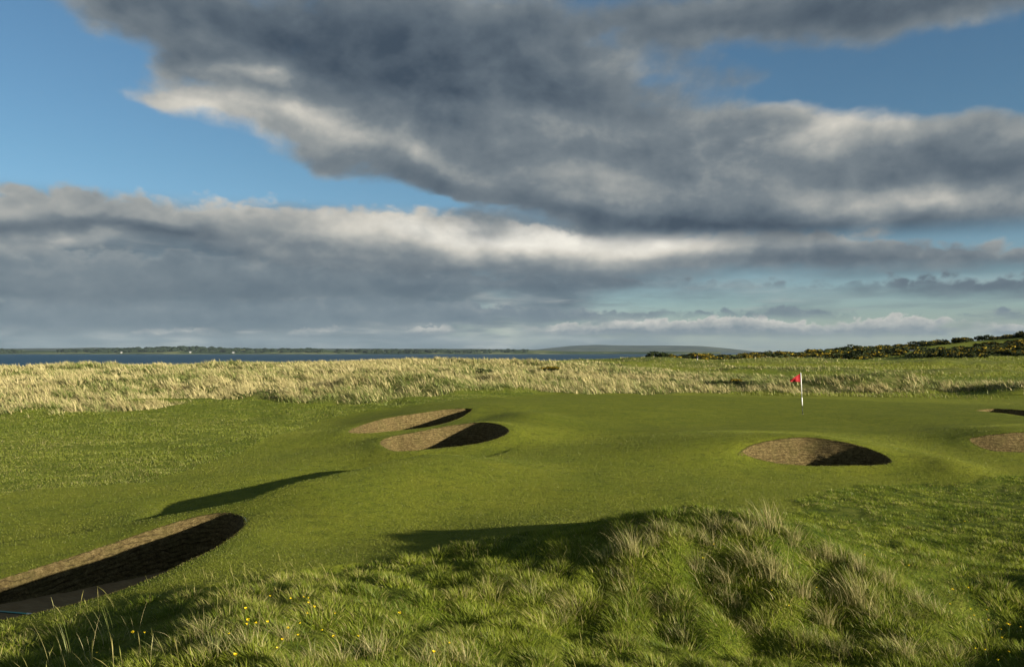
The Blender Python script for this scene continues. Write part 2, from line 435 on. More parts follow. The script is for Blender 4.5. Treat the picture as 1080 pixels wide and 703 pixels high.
# --- distant land
m, nt = material('far_farmland'); M['farland'] = m
P = nt.pos()
n1 = nt.noise(nt.n('ShaderNodeMapping', Vector=P, Scale=(.0016, .0012, .0)).outputs[0], 1.0, 2)
n2 = nt.noise(P, .012, 4)
c = nt.ramp(n1, [(.36, (.035, .055, .018)), (.47, (.07, .10, .03)), (.53, (.20, .21, .08)), (.6, (.08, .10, .04))], 'CONSTANT')
c = nt.mix(nt.maprange(n2, .4, .7, 0, .6), c, (.03, .045, .018))
finish(nt, principled(nt, c, .95, .05))
m, nt = material('far_moorland'); M['moor'] = m
P = nt.pos()
n2 = nt.noise(P, .0022, 5, .6)
c = nt.ramp(n2, [(.35, (.014, .020, .012)), (.5, (.028, .036, .02)), (.65, (.055, .06, .03))])
finish(nt, principled(nt, c, .95, .05))
m, nt = material('far_wood'); M['farwood'] = m
c = nt.mix(nt.noise(nt.pos(), .05, 3), (.008, .014, .008), (.022, .032, .014))
finish(nt, principled(nt, c, .95, .05))
# --- gorse
m, nt = material('gorse_foliage'); M['gorse'] = m
P = nt.pos()
c = nt.mix(nt.noise(P, 1.1, 4), (.014, .024, .008), (.045, .055, .016))
finish(nt, principled(nt, c, .9, .1))
M['bloom'] = simple('gorse_bloom', (.36, .255, .014), .7, .2, .25, 2.0)
M['petal'] = simple('buttercup_petal', (.85, .60, .01), .35, .4, .08, 200.)
M['stalk'] = simple('flower_stalk', (.07, .12, .02), .7, .2)
M['white'] = simple('white_paint', (.80, .79, .75), .4, .4, .04)
M['black'] = simple('black_paint', (.02, .02, .022), .4, .4)
M['red'] = simple('red_nylon', (.27, .010, .014), .75, .2, .12, 12.)
M['teal'] = simple('dark_teal_paint', (.006, .045, .05), .4, .4)
M['grey_label'] = simple('grey_sleeve', (.42, .48, .48), .5, .4)
M['hole_shade'] = simple('painted_hole_shade', (.03, .024, .016), .95, .1)  # flat dark colour standing in for the shade in the hole
M['path'] = simple('grey_gravel_path', (.22, .21, .20), .9, .1, .2, 1.5)
M['roof'] = simple('slate_roof', (.06, .06, .07), .7, .2)
M['render_white'] = simple('white_render', (.45, .44, .42), .8, .2, .04, .5)
M['glass'] = simple('window_glass', (.03, .04, .05), .15, .5)
M['navy'] = simple('navy_cloth', (.012, .015, .03), .85, .1)
M['pale_cloth'] = simple('pale_cloth', (.35, .34, .32), .85, .1)
M['skin'] = simple('skin', (.50, .30, .21), .6, .3)
M['hair'] = simple('dark_hair', (.03, .02, .015), .7, .2)

# ------------------------------------------------------------------ ground mesh with the bunkers cut out of it
na, nr = len(ANG), len(RAD)
idx = np.arange(na * nr).reshape(nr, na)
q = np.stack([idx[:-1, :-1], idx[1:, :-1], idx[1:, 1:], idx[:-1, 1:]], -1).reshape(-1, 4)
ins = rin
nin = ins[q].sum(1)
strad = (nin > 0) & (nin < 4)
snapv = np.zeros(len(gx), bool); snapv[q[strad].ravel()] = True
snapv &= ins
vx, vy = gx.copy(), gy.copy()
vx[snapv], vy[snapv] = rnear[snapv, 0], rnear[snapv, 1]
vz = gz.copy(); vz[snapv] = H(vx[snapv], vy[snapv])
q = q[nin < 4]
used = np.zeros(len(gx), bool); used[q.ravel()] = True
remap = np.cumsum(used) - 1
gd = np.sqrt(((gx - 9) / 21) ** 2 + ((gy - 46) / 15.0) ** 2) + .12 * fbm(gx * .1, gy * .1, 2, 31)
greenw = 1 - sstep(.88, 1.02, gd)
roughw = np.clip(np.maximum(fore, left * .85), 0, 1)
GREENW = greenw.reshape(sh)
far_r = sstep(.52, .6, .5 + fbm(gx * .02, gy * .012, 3, 61) ) * sstep(68, 80, gy)
roughw = np.maximum(roughw, far_r * .8)
ground = mesh_obj('ground', np.stack([vx, vy, vz], 1)[used], remap[q].astype(np.int32), M['turf'],
                  attrs={'dune': dune[used], 'rough': roughw[used], 'green': greenw[used]})
tag(ground, kind='structure')

# ------------------------------------------------------------------ bunkers: stacked-sod wall and raked sand floor
def inset(c, w):
    t = np.roll(c, -3, 0) - np.roll(c, 3, 0); t /= np.linalg.norm(t, axis=1)[:, None]
    nrm = np.stack([-t[:, 1], t[:, 0]], 1)          # inwards for a counter-clockwise loop
    cen = c.mean(0)
    out = c + nrm * np.asarray(w).reshape(-1, 1)
    k = np.ones(9) / 9.0
    for a in range(2):
        e = np.concatenate([out[-4:, a], out[:, a], out[:4, a]]); out[:, a] = np.convolve(e, k, 'valid')
    return out

def make_bunker(key, label, depth, batter, floor_lift=None, rows=40):
    c = catmull(RIM_XY[key], 420)
    n = len(c)
    hz = H(c[:, 0], c[:, 1])
    cen = c.mean(0)
    zf0 = np.percentile(hz, 15) - depth
    root = empty('sand_bunker', (cen[0], cen[1], zf0))
    tag(root, label, 'bunker', 'revetted pot bunkers around the green')
    zfl = np.full(n, zf0)
    if floor_lift is not None: zfl = zfl + floor_lift(c[:, 0], c[:, 1])
    s = np.arange(n) / n
    wallh = hz - zfl
    o0 = inset(c, np.full(n, -.03))
    V = [np.column_stack([o0 - cen, hz - .22 - zf0])]
    per = np.linalg.norm(np.roll(c, -1, 0) - c, axis=1).sum()
    sd = sum(map(ord, key))
    a0, b0 = np.cos(s * 2 * np.pi) * per / 6.28, np.sin(s * 2 * np.pi) * per / 6.28
    for j in range(rows + 1):
        t = j / rows
        w = batter * wallh * t + .012
        lay = (wallh * t / .085) + .5 * fbm(a0 * 1.5, b0 * 1.5, 2, 69)
        step = (lay - np.floor(lay) - .5) * .050
        a, b = np.cos(s * 2 * np.pi) * per / 6.28, np.sin(s * 2 * np.pi) * per / 6.28
        zz = hz + .006 - (wallh + .06) * t
        rough = .05 * fbm(a * 3.2 + b * 1.7, b * 3.2 + zz * 9, 3, 70 + sd) + .09 * fbm(a * 8 + 3 * b, b * 6 + zz * 13, 2, 71 + sd)
        fade = min(1, t * 2.2)
        p = inset(c, np.maximum(.01, w + (step + rough) * fade * (1 - .35 * t)))
        V.append(np.column_stack([p - cen, zz - zf0]))
    rings = np.concatenate(V)
    fi = []
    for j in range(rows + 1):
        a = np.arange(n) + j * n; b = np.roll(np.arange(n), -1) + j * n
        fi.append(np.stack([a, b, b + n, a + n], 1))
    mesh_obj('sod_wall', rings, np.concatenate(fi).astype(np.int32), M['sod'], root)
    # sand: rings closing on the middle, a shallow bowl swept up against the wall
    fl = inset(c, np.maximum(.02, batter * wallh * .93))
    V, fi = [], []
    K = 14
    for j in range(K):
        f = 1 - j / K
        p = cen + (fl - cen) * f
        lift = 0 if floor_lift is None else floor_lift(p[:, 0], p[:, 1])
        zz = lift + .10 * max(0, (f - .55) / .45) ** 2 + .05 * fbm(p[:, 0] * 1.7, p[:, 1] * 1.7, 3, 80 + sd) + .012 * fbm(p[:, 0] * 9, p[:, 1] * 9, 2, 81 + sd)
        V.append(np.column_stack([p - cen, zz]))
    lift = 0 if floor_lift is None else float(floor_lift(np.array([cen[0]]), np.array([cen[1]]))[0])
    V.append(np.array([[0, 0, lift]]))
    for j in range(K - 1):
        a = np.arange(n) + j * n; b = np.roll(np.arange(n), -1) + j * n
        fi.append(np.stack([a, b, b + n, a + n], 1))
    a = np.arange(n) + (K - 1) * n; b = np.roll(np.arange(n), -1) + (K - 1) * n
    tri = np.stack([a, b, np.full(n, K * n)], 1)
    mesh_obj('sand_floor', np.concatenate(V), [np.concatenate(fi).astype(np.int32), tri.astype(np.int32)], M['sand'], root)
    return root, c, hz, zf0

BUNK = {}
BUNK['C'] = make_bunker('C', 'long deep bunker nearest the viewer, mostly in shade, with a rake lying in it', .74, .40,
                        lambda x, y: .36 * (1 - sstep(11.5, 16, y)) * np.ones_like(x))
BUNK['A'] = make_bunker('A', 'front one of the two slanting bunkers left of the green, black at its right', 1.15, .45)
BUNK['B'] = make_bunker('B', 'rear one of the two slanting bunkers, a grassy bank at its right end', 1.15, .45)
BUNK['D'] = make_bunker('D', 'oval bunker below the flag with a sunlit brown back wall, shaded on its right half', 1.0, .45)
BUNK['E'] = make_bunker('E', 'fully sunlit pale brown bunker cut off by the right edge of the view', 1.0, .45)
BUNK['F'] = make_bunker('F', 'thin dark bunker sliver beyond the green, in front of the shaded mounds at right', 1.0, .4)


# ------------------------------------------------------------------ sea and far shore
def ring_plane(name, r0, r1, z, mat, a0=-180, a1=180, na=180, nr=60):
    A = np.radians(np.linspace(a0, a1, na)); Rr = np.exp(np.linspace(math.log(r0), math.log(r1), nr))
    ga, gr = np.meshgrid(A, Rr)
    V = np.stack([gr * np.sin(ga), gr * np.cos(ga), np.full(ga.shape, z)], -1).reshape(-1, 3)
    i = np.arange(na * nr).reshape(nr, na)
    q = np.stack([i[:-1, :-1], i[1:, :-1], i[1:, 1:], i[:-1, 1:]], -1).reshape(-1, 4).astype(np.int32)
    return mesh_obj(name, V, q, mat)
tag(ring_plane('sea', 90, 26000, SEA_Z, M['sea']), kind='structure')

def land(name, u0, u1, Y0, Y1, prof, mat, nu=220, ny=26, rough=.25, seed=3, sc=.004):
    """A strip of land with a height profile prof(u)->metres along the far water."""
    us = np.linspace(u0, u1, nu); ys = np.linspace(Y0, Y1, ny)
    U, Y = np.meshgrid(us, ys)
    X = (U - U0) / F * Y
    t = (Y - Y0) / (Y1 - Y0)
    hp = prof(U)
    env = sstep(0, .55, t) * (1 - .5 * sstep(.6, 1, t))
    Z = SEA_Z - 3 + (hp + 3) * env * (1 + rough * 2 * fbm(X * sc, Y * sc, 4, seed)) + 3.5 * sstep(0, .04, t)
    Z[0] = SEA_Z - 4; Z[-1] = SEA_Z - 4
    i = np.arange(nu * ny).reshape(ny, nu)
    q = np.stack([i[:-1, :-1], i[:-1, 1:], i[1:, 1:], i[1:, :-1]], -1).reshape(-1, 4).astype(np.int32)
    o = mesh_obj(name, np.stack([X, Y, Z], -1).reshape(-1, 3), q, mat)
    tag(o, kind='structure')
    def hz(u, Yq):
        return float(SEA_Z - 3 + (prof(np.array([u]))[0] + 3) * (sstep(0, .55, np.array([(Yq - Y0) / (Y1 - Y0)]))[0]) + 3.5)
    return o, hz
pf = lambda u: np.interp(u, [-600,-300,-100,0,60,100,150,190,230,270,310,350,420,470,520,560,600,700,900], [30,30,26,25,22,26,40,50,40,30,32,26,22,22,22,24,16,12,10])
shore, shore_h = land('far_shore', -500, 760, 5200, 7600, pf, M['farland'], seed=5)
ph = lambda u: np.interp(u, [380,480,540,575,600,630,660,700,740,775,800,840,900], [4,8,16,90,140,160,150,152,144,80,26,12,5])
land('hills', 380, 900, 13500, 17500, ph, M['moor'], seed=9, rough=.06, sc=.0008)
pl = lambda u: np.interp(u, [-500,-100,0,100,200,350,500,650], [90,100,70,95,60,80,70,30])
land('low_hills', -500, 650, 11000, 14000, pl, M['moor'], seed=12, rough=.12, sc=.001)

# far wood along the shore: lumpy crowns massed together
def far_wood():
    V, Fc = [], []
    rng = np.random.default_rng(5)
    base = [(0,0,1),(1,0,0),(0,1,0),(-1,0,0),(0,-1,0),(0,0,-.2)]
    rad = 1.0
    ico = bpy.data.meshes.new('tmp'); import bmesh
    bm = bmesh.new(); bmesh.ops.create_icosphere(bm, subdivisions=1, radius=1.0); bm.verts.ensure_lookup_table()
    sv = np.array([v.co[:] for v in bm.verts]); sf = np.array([[v.index for v in f.verts] for f in bm.faces]); bm.free(); bpy.data.meshes.remove(ico)
    off = 0
    segs = [(-420,-250,.7),(-200,-60,.6),(-20,20,.5),(62,100,.8),(95,262,.75),(262,300,.5),(300,340,.9),(355,372,.4),(376,402,.9),(408,425,.6),(428,470,.95),(470,520,.4),(520,560,.3)]
    for (a, b, dens) in segs:
        n = int((b - a) * dens * 2.6)
        for _ in range(n):
            u = rng.uniform(a, b); Y = rng.uniform(5650, 6500)
            z = shore_h(u, Y)
            h = rng.uniform(4, 12)
            s = sv * np.array([rng.uniform(14, 34), rng.uniform(14, 30), h]) * (1 + rng.uniform(-.2, .2, (len(sv), 1)))
            V.append(s + [(u - U0) / F * Y, Y, z + h * .5]); Fc.append(sf + off); off += len(sv)
    o = mesh_obj('far_wood', np.concatenate(V), np.concatenate(Fc).astype(np.int32), M['farwood'])
    tag(o, 'dark belt of distant woodland along the far shore', 'woodland', kind='stuff')
far_wood()

# white farmhouses on the far shore
def box(w, d, h, z0=0, cx=0, cy=0):
    x, y = w / 2, d / 2
    V = [(cx-x,cy-y,z0),(cx+x,cy-y,z0),(cx+x,cy+y,z0),(cx-x,cy+y,z0),(cx-x,cy-y,z0+h),(cx+x,cy-y,z0+h),(cx+x,cy+y,z0+h),(cx-x,cy+y,z0+h)]
    return V, [(0,3,2,1),(4,5,6,7),(0,1,5,4),(1,2,6,5),(2,3,7,6),(3,0,4,7)]
def house(u, Y, w, label):
    z = shore_h(u, Y)
    r = empty('farmhouse', ((u - U0) / F * Y, Y, z)); tag(r, label, 'house', 'white houses on the far shore')
    V, Fc = box(w, 9, 7, -6 + 0); V = [(x, y, zz if zz < 0 else zz) for x, y, zz in V]
    mesh_obj('wall', *box(w, 9, 13, -6), M['render_white'], r, smooth=False)
    x, y = w / 2 + .4, 5
    mesh_obj('roof', [(-x,-y,6.9),(x,-y,6.9),(x,y,6.9),(-x,y,6.9),(-x,0,11),(x,0,11)], [(0,1,5,4),(3,4,5,2),(0,4,3),(1,2,5),(0,3,2,1)], M['roof'], r, smooth=False)
    for k in range(4):
        mesh_obj('window', *box(1.6, .2, 1.8, 2.5, (k - 1.5) * w / 5, -4.55), M['glass'], r, smooth=False)
house(200.5, 5560, 11, 'white house on the far shore, the middle of three')
house(246, 5540, 13, 'brightest white house on the far shore, standing nearest the right-hand wood')
house(128, 5580, 9, 'small white house on the far shore, furthest to the left')


# ------------------------------------------------------------------ grass: every blade is a bent, tapering ribbon
def worley(x, y, s, seed):
    ix, iy = np.floor(x / s), np.floor(y / s)
    best = np.full(len(x), 1e9); cx = np.zeros(len(x)); cy = np.zeros(len(x)); hid = np.zeros(len(x))
    for dx in (-1, 0, 1):
        for dy in (-1, 0, 1):
            a, b = ix + dx, iy + dy
            px = (a + .1 + .8 * _hash(a, b, seed)) * s; py = (b + .1 + .8 * _hash(a, b, seed + 1)) * s
            d = (px - x) ** 2 + (py - y) ** 2
            m = d < best
            best[m] = d[m]; cx[m] = px[m]; cy[m] = py[m]; hid[m] = _hash(a, b, seed + 2)[m]
    return np.sqrt(best), cx, cy, hid

def sector(n, r0, r1, k, a0=-44, a1=44, rng=RNG):
    """n random points of a sector; density falls off as r**-k."""
    e = 2 - k
    uu = rng.random(n)
    r = (r0 ** e + uu * (r1 ** e - r0 ** e)) ** (1 / e) if abs(e) > 1e-6 else r0 * (r1 / r0) ** uu
    a = np.radians(rng.uniform(a0, a1, n))
    return r * np.sin(a), r * np.cos(a)

def blades(base, h, w, lean, amt, dry, vary, segs=3, prof=None, droop=.35, twist=.8, rng=RNG):
    """base (n,3); lean: heading of the bend in radians; amt: how far the tip leans, in blade lengths."""
    n = len(base)
    d = np.stack([np.cos(lean), np.sin(lean), np.zeros(n)], 1)
    phi = lean + np.pi / 2 + rng.normal(0, twist, n)
    side = np.stack([np.cos(phi), np.sin(phi), np.zeros(n)], 1)
    T = np.linspace(0, 1, segs + 1)
    if prof is None: prof = 1 - .85 * T ** 1.6
    V = np.empty((n, 2 * segs + 1, 3), np.float32)
    for i, t in enumerate(T):
        c = base + h[:, None] * (d * (amt * (.35 * t + .65 * t * t))[:, None] + np.array([0, 0, 1.0]) * (t * (1 - droop * np.minimum(amt, 1.2) * t))[:, None])
        if i == segs: V[:, 2 * i] = c
        else:
            V[:, 2 * i] = c - side * (w * prof[i] * .5)[:, None]; V[:, 2 * i + 1] = c + side * (w * prof[i] * .5)[:, None]
    nv = 2 * segs + 1
    off = (np.arange(n) * nv)[:, None]
    quads = np.concatenate([off + np.array([2*i, 2*i+1, 2*i+3, 2*i+2])[None] for i in range(segs - 1)]).astype(np.int32) if segs > 1 else np.zeros((0, 4), np.int32)
    tris = (off + np.array([2*segs-2, 2*segs-1, 2*segs])[None]).astype(np.int32)
    return V.reshape(-1, 3), quads, tris, np.repeat(dry, nv), np.repeat(vary, nv)

def grass_obj(name, sets, mat, label=None, cat=None, kind='stuff', parent=None):
    V, Q, T, D, A = [], [], [], [], []; off = 0
    for (v, q, t, d, a) in sets:
        V.append(v); Q.append(q + off); T.append(t + off); D.append(d); A.append(a); off += len(v)
    fs = [np.concatenate(Q), np.concatenate(T)]
    fs = [f for f in fs if len(f)]
    o = mesh_obj(name, np.concatenate(V), fs, mat, parent, smooth=True, attrs={'dry': np.concatenate(D), 'vary': np.concatenate(A)})
    return tag(o, label, cat, kind=kind)

def keep(x, y, *arrs): ...
WIND = math.pi                                       # the wind comes from the right: blades lean towards -X

# --- 1. rough in the foreground and over the mound
sets = []
x, y = sector(860000, 5.0, 31, 1.35)
m = (_lookup(ZF, x, y) > RNG.random(len(x)) * .8 + .1) & (_lookup(RS, x, y) > .12)
x, y = x[m], y[m]
d, cx, cy, hid = worley(x + .1 * fbm(x*3, y*3, 2, 90), y + .1 * fbm(x*3, y*3, 2, 91), .46, 50)
u = U0 + F * x / y
rightside = sstep(-1.0, 4.5, x)                      # the rough behind and right of the mound is shorter
onmound = np.exp(-(((x - 2.6) / 3.4) ** 2 + ((y - 10.4) / 2.6) ** 2))
short = sstep(13.0, 15.5, y) * sstep(1, 4, x)
edge = sstep(.0, 1.0, _lookup(ZF, x, y))
patchn = fbm(x * .7, y * .7, 3, 52)
k = (.55 + .9 * hid * np.exp(-(d / .22) ** 2) + .7 * patchn)
m = RNG.random(len(x)) < np.clip(.24 + 1.2 * np.exp(-(d / .24) ** 2) + .8 * patchn, .12, 1)
x, y, d, cx, cy, hid, u, onmound, short, patchn, k = [q[m] for q in (x, y, d, cx, cy, hid, u, onmound, short, patchn, k)]
n = len(x)
h = np.clip((.105 + .035 * onmound) * k * RNG.uniform(.6, 1.35, n), .04, .42) * (1 - .35 * short)
away = np.arctan2(y - cy, x - cx)
lean = np.arctan2(.9 * np.sin(away) * d / .2 + .12 * RNG.normal(size=n), .9 * np.cos(away) * d / .2 - .35 + .35 * RNG.normal(size=n))
amt = np.clip(.25 + 1.6 * d + RNG.normal(.15, .18, n), .05, 1.3)
dryp = np.clip(.05 + .10 * np.clip(onmound * sstep(.5, 3, x), 0, 1) + .42 * np.clip(fbm(x * .9, y * .9, 3, 53) + .02, 0, 1) + .18 * (hid > .85) + .10 * (1 - sstep(-3.5, -1, x)), 0, .85)
dry = np.where(RNG.random(n) < dryp, RNG.uniform(.55, 1, n), RNG.uniform(0, .22, n))
vary = np.clip(.5 + 1.3 * fbm(x * 1.3, y * 1.3, 3, 54) + RNG.normal(0, .2, n), 0, 1)
w = np.clip(RNG.uniform(.0045, .0085, n) * (np.hypot(x, y) / 9) ** .6, .004, .014)
sets.append(blades(np.stack([x, y, H(x, y) - .012], 1), h, w, lean, amt, dry, vary))
# seeding stems standing above it, mostly at lower left
x, y = sector(16000, 6.5, 15, 1.0)
pr = (1 - sstep(-2.8, -1.0, x)) * .26 + .03
m = (_lookup(ZF, x, y) > .5) & (RNG.random(len(x)) < pr * np.clip(.4 + 2.4 * fbm(x * .8, y * .8, 2, 57), .02, 1)) & (_lookup(RS, x, y) > .3)
x, y = x[m], y[m]; n = len(x)
h = RNG.uniform(.18, .40, n); lean = WIND + RNG.normal(0, .9, n)
sets.append(blades(np.stack([x, y, H(x, y)], 1), h, RNG.uniform(.0045, .008, n), lean, RNG.uniform(.15, .8, n), RNG.uniform(.45, .95, n), RNG.uniform(0, .6, n), segs=4, prof=np.array([.3, .25, .25, 1.0, 0])))
grass_obj('rough_grass', sets, M['grass'], 'long green rough grass covering the foreground and its mound', 'grass')

# --- 2. rough in the low ground at left
x, y = sector(340000, 19, 66, 1.7, -44, 4)
m = (_lookup(ZL, x, y) > RNG.random(len(x)) * .8 + .1)
x, y = x[m], y[m]; n = len(x)
d, cx, cy, hid = worley(x, y, .9, 60)
k = .5 + .9 * np.exp(-(d / .4) ** 2) * hid + .8 * fbm(x * .35, y * .35, 3, 61)
h = np.clip(.075 * k * RNG.uniform(.6, 1.4, n), .03, .4)
dryp = np.clip(.03 + .7 * (fbm(x * .25, y * .25, 4, 62)), .02, .6)
dry = np.where(RNG.random(n) < dryp, RNG.uniform(.5, .9, n), RNG.uniform(0, .3, n))
vary = np.clip(.5 + .8 * fbm(x * .5, y * .5, 3, 63) + RNG.normal(0, .25, n), 0, 1)
s1 = blades(np.stack([x, y, H(x, y) - .01], 1), h, np.hypot(x, y) * .00065, WIND + RNG.normal(0, .9, n), np.clip(RNG.normal(.45, .25, n), .05, 1.2), dry, vary, segs=2)
# rough beyond the green on the right
x, y = sector(230000, 66, 330, 1.75, -10, 44)
ff = fbm(x * .03, y * .012, 3, 64) + .5
m = (_lookup(ZD, x, y) < .4) & (RNG.random(len(x)) < sstep(.42, .58, ff) * .9 + .06)
x, y = x[m], y[m]; n = len(x)
h = np.clip(RNG.uniform(.12, .40, n), .1, .5)
dry = np.where(RNG.random(n) < .2, RNG.uniform(.4, .9, n), RNG.uniform(0, .35, n))
vary = np.clip(.45 + 1.2 * fbm(x * .08, y * .04, 3, 65) + RNG.normal(0, .15, n), 0, 1)
s2 = blades(np.stack([x, y, H(x, y) - .02], 1), h, np.hypot(x, y) * .0008, WIND + RNG.normal(0, .9, n), np.clip(RNG.normal(.45, .25, n), .05, 1.2), dry, vary, segs=2)
grass_obj('links_rough', [s1, s2], M['links'], 'tufty light green rough around the mown turf and on the links behind', 'grass')

# --- 3. marram over the dunes
def marram(n, r0, r1, kk, a0, a1, seed):
    x, y = sector(n, r0, r1, kk, a0, a1)
    zd = _lookup(ZD, x, y)
    dens = np.clip(.66 + 1.7 * fbm(x * .22, y * .12, 4, seed + 7), .04, 1)
    m = (zd > RNG.random(len(x)) * .85 + .08) & (RNG.random(len(x)) < dens)
    x, y, zd = x[m], y[m], zd[m]; n = len(x)
    d, cx, cy, hid = worley(x, y, 1.25, seed)
    keepm = RNG.random(n) < np.clip(.55 - .43 * sstep(400, 680, U0 + F * x / y) + 1.2 * np.exp(-(d / .5) ** 2), 0, 1)
    x, y, zd, d, cx, cy, hid = [q[keepm] for q in (x, y, zd, d, cx, cy, hid)]; n = len(x)
    h = .8 * np.clip((.40 + .48 * hid) * (.55 + .75 * np.exp(-(d / .55) ** 2)) * RNG.uniform(.6, 1.25, n), .15, 1.05) * (.55 + .45 * zd)
    away = np.arctan2(y - cy, x - cx)
    lean = np.arctan2(np.sin(away) * d * 1.2 + RNG.normal(0, .25, n), np.cos(away) * d * 1.2 - .75 + RNG.normal(0, .25, n))
    amt = np.clip(.45 + .5 * d + RNG.normal(0, .2, n), .1, 1.2)
    uu = U0 + F * x / y
    inland = sstep(430, 900, uu) * .30
    dryp = np.clip(.60 - inland + 1.5 * fbm(x * .10, y * .05, 4, seed + 3) + .75 * (hid - .5), .06, .97)
    dry = np.where(RNG.random(n) < dryp, RNG.uniform(.6, 1, n), RNG.uniform(0, .35, n))
    vary = np.clip(.5 + .9 * fbm(x * .3, y * .3, 3, seed + 5) + .5 * (hid - .5) + RNG.normal(0, .15, n), 0, 1)
    return blades(np.stack([x, y, H(x, y) - .03], 1), h, np.hypot(x, y) * .00075, lean, amt, dry, vary, segs=3)
grass_obj('marram_grass', [marram(800000, 38, 135, 1.55, -44, 44, 110), marram(170000, 130, 380, 1.6, -30, 25, 130)], M['marram'],
          'pale straw-coloured marram grass blowing over the dunes before the sea', 'grass')

# --- 4. short fuzz on the mown turf, and the fringe hanging over the bunker lips
x, y = sector(1150000, 8.0, 66, 1.5)
m = (_lookup(ZF, x, y) < .5) & (_lookup(ZL, x, y) < .5) & (_lookup(RS, x, y) > .03) & (RNG.random(len(x)) > sstep(40, 66, np.hypot(x, y)))
x, y = x[m], y[m]; n = len(x)
vary = np.clip(.5 + 1.3 * fbm(x * .6, y * .6, 3, 75) + RNG.normal(0, .25, n), 0, 1)
dry = np.where(RNG.random(n) < .10, RNG.uniform(.3, .7, n), RNG.uniform(0, .25, n))
s1 = blades(np.stack([x, y, H(x, y) - .004], 1), RNG.uniform(.012, .034, n) * (1 - .55 * _lookup(GREENW, x, y)), np.hypot(x, y) * .00042, WIND + RNG.normal(0, 1.2, n), RNG.uniform(.1, .9, n), dry, vary, segs=2)
sets = [s1]
for k_, (root, c, hz, zf0) in BUNK.items():
    rr = np.hypot(*c.mean(0)); n = 2600
    i = RNG.integers(0, len(c), n); cc = c[i] + RNG.normal(0, .02, (n, 2))
    inn = c.mean(0) - cc; la = np.arctan2(inn[:, 1], inn[:, 0])
    sets.append(blades(np.column_stack([cc, H(cc[:, 0], cc[:, 1]) - .006]), RNG.uniform(.012, .038, n), np.full(n, rr * .0005), la + RNG.normal(0, .7, n), RNG.uniform(.3, 1.3, n),
                       np.where(RNG.random(n) < .3, .8, .1), RNG.random(n), segs=2))
grass_obj('turf_grass', sets, M['lip'], 'short mown turf of the fairway and green surround', 'grass')


# ------------------------------------------------------------------ single things
def hit(u, v, y0=4.0, y1=420.0):
    """Where the view direction of a survey pixel meets the ground."""
    ys = np.exp(np.linspace(math.log(y0), math.log(y1), 3000))
    xs = (u - U0) / F * ys
    zr = ZC - (v - V0) / F * ys
    below = np.where(zr < H(xs, ys))[0]
    if not len(below): return None
    i = below[0]
    return float(xs[i]), float(ys[i]), H1(xs[i], ys[i])

def tube(pts, rads, seg=10, cap=True):
    V, Fc = [], []
    pts = [np.array(p, float) for p in pts]
    for i, p in enumerate(pts):
        d = pts[min(i + 1, len(pts) - 1)] - pts[max(i - 1, 0)]; d /= np.linalg.norm(d)
        a = np.cross(d, [0, 0, 1.0] if abs(d[2]) < .9 else [1.0, 0, 0]); a /= np.linalg.norm(a); b = np.cross(d, a)
        for k in range(seg):
            t = 2 * math.pi * k / seg
            V.append(p + rads[i] * (math.cos(t) * a + math.sin(t) * b))
    for i in range(len(pts) - 1):
        for k in range(seg):
            Fc.append((i*seg+k, i*seg+(k+1) % seg, (i+1)*seg+(k+1) % seg, (i+1)*seg+k))
    if cap:
        Fc.append(tuple(range(seg))[::-1]); Fc.append(tuple((len(pts)-1)*seg + k for k in range(seg)))
    return V, Fc

# --- flagstick
fx, fy = unproj(846.5, 437, .05); fz = H1(fx, fy)
fs = empty('flagstick', (fx, fy, fz)); tag(fs, 'white flagstick with a small red flag standing in the hole on the green', 'flagstick')
LEAN = -.045                                        # the stick tips a little to the left
px = lambda z: LEAN * z
PH = (437 - 394) / F * fy
def stick(name, z0, z1, r0, r1, mat):
    return mesh_obj(name, *tube([(px(z0), 0, z0), (px(z1), 0, z1)], [r0, r1], 14), mat, fs)
stick('ferrule', -.12, PH * .21, .013, .013, M['black'])
stick('pole', PH * .21, PH * .41, .030, .030, M['white'])
stick('pole', PH * .41, PH * .50, .019, .019, simple('grey_paint', (.30, .31, .25), .5, .3))
stick('pole', PH * .50, PH, .026, .021, M['white'])
mesh_obj('finial', *tube([(px(PH), 0, PH), (px(PH), 0, PH + .02), (px(PH), 0, PH + .035)], [.016, .014, .004], 10), M['white'], fs)
# flag: a cloth blown to the left, drooping, rippled
NU, NV = 26, 16
V, Fc = [], []
for i in range(NU + 1):
    s = i / NU
    for j in range(NV + 1):
        t = j / NV
        hgt = .47 * (1 - .62 * s)
        z = PH - .01 - .36 * s ** 1.05 - hgt * t * (1 - .05 * s) + .08 * s * t
        xo = -.57 * s
        yo = .055 * s * math.sin(7.5 * s + 2.4 * t) + .02 * s * math.sin(15 * s - 3 * t)
        V.append((px(z) + xo - .02, yo, z))
for i in range(NU):
    for j in range(NV):
        a = i * (NV + 1) + j; Fc.append((a, a + NV + 1, a + NV + 2, a + 1))
fl = mesh_obj('flag', V, Fc, M['red'], fs)
sm = fl.modifiers.new('thickness', 'SOLIDIFY'); sm.thickness = .004
hole = empty('hole', (fx, fy, fz)); tag(hole, 'hole in the green with a white rim, round the foot of the flagstick', 'golf hole')
V, Fc = tube([(0, 0, -.15), (0, 0, .003)], [.054, .054], 24, cap=False)
mesh_obj('cup', V, Fc, M['white'], hole)
V = [(.051*math.cos(2*math.pi*k/24), .051*math.sin(2*math.pi*k/24), .006) for k in range(24)]
mesh_obj('cup_shade_disc', V, [tuple(range(24))], M['hole_shade'], hole)  # dark disc over the cup mouth, painting the shade inside the hole

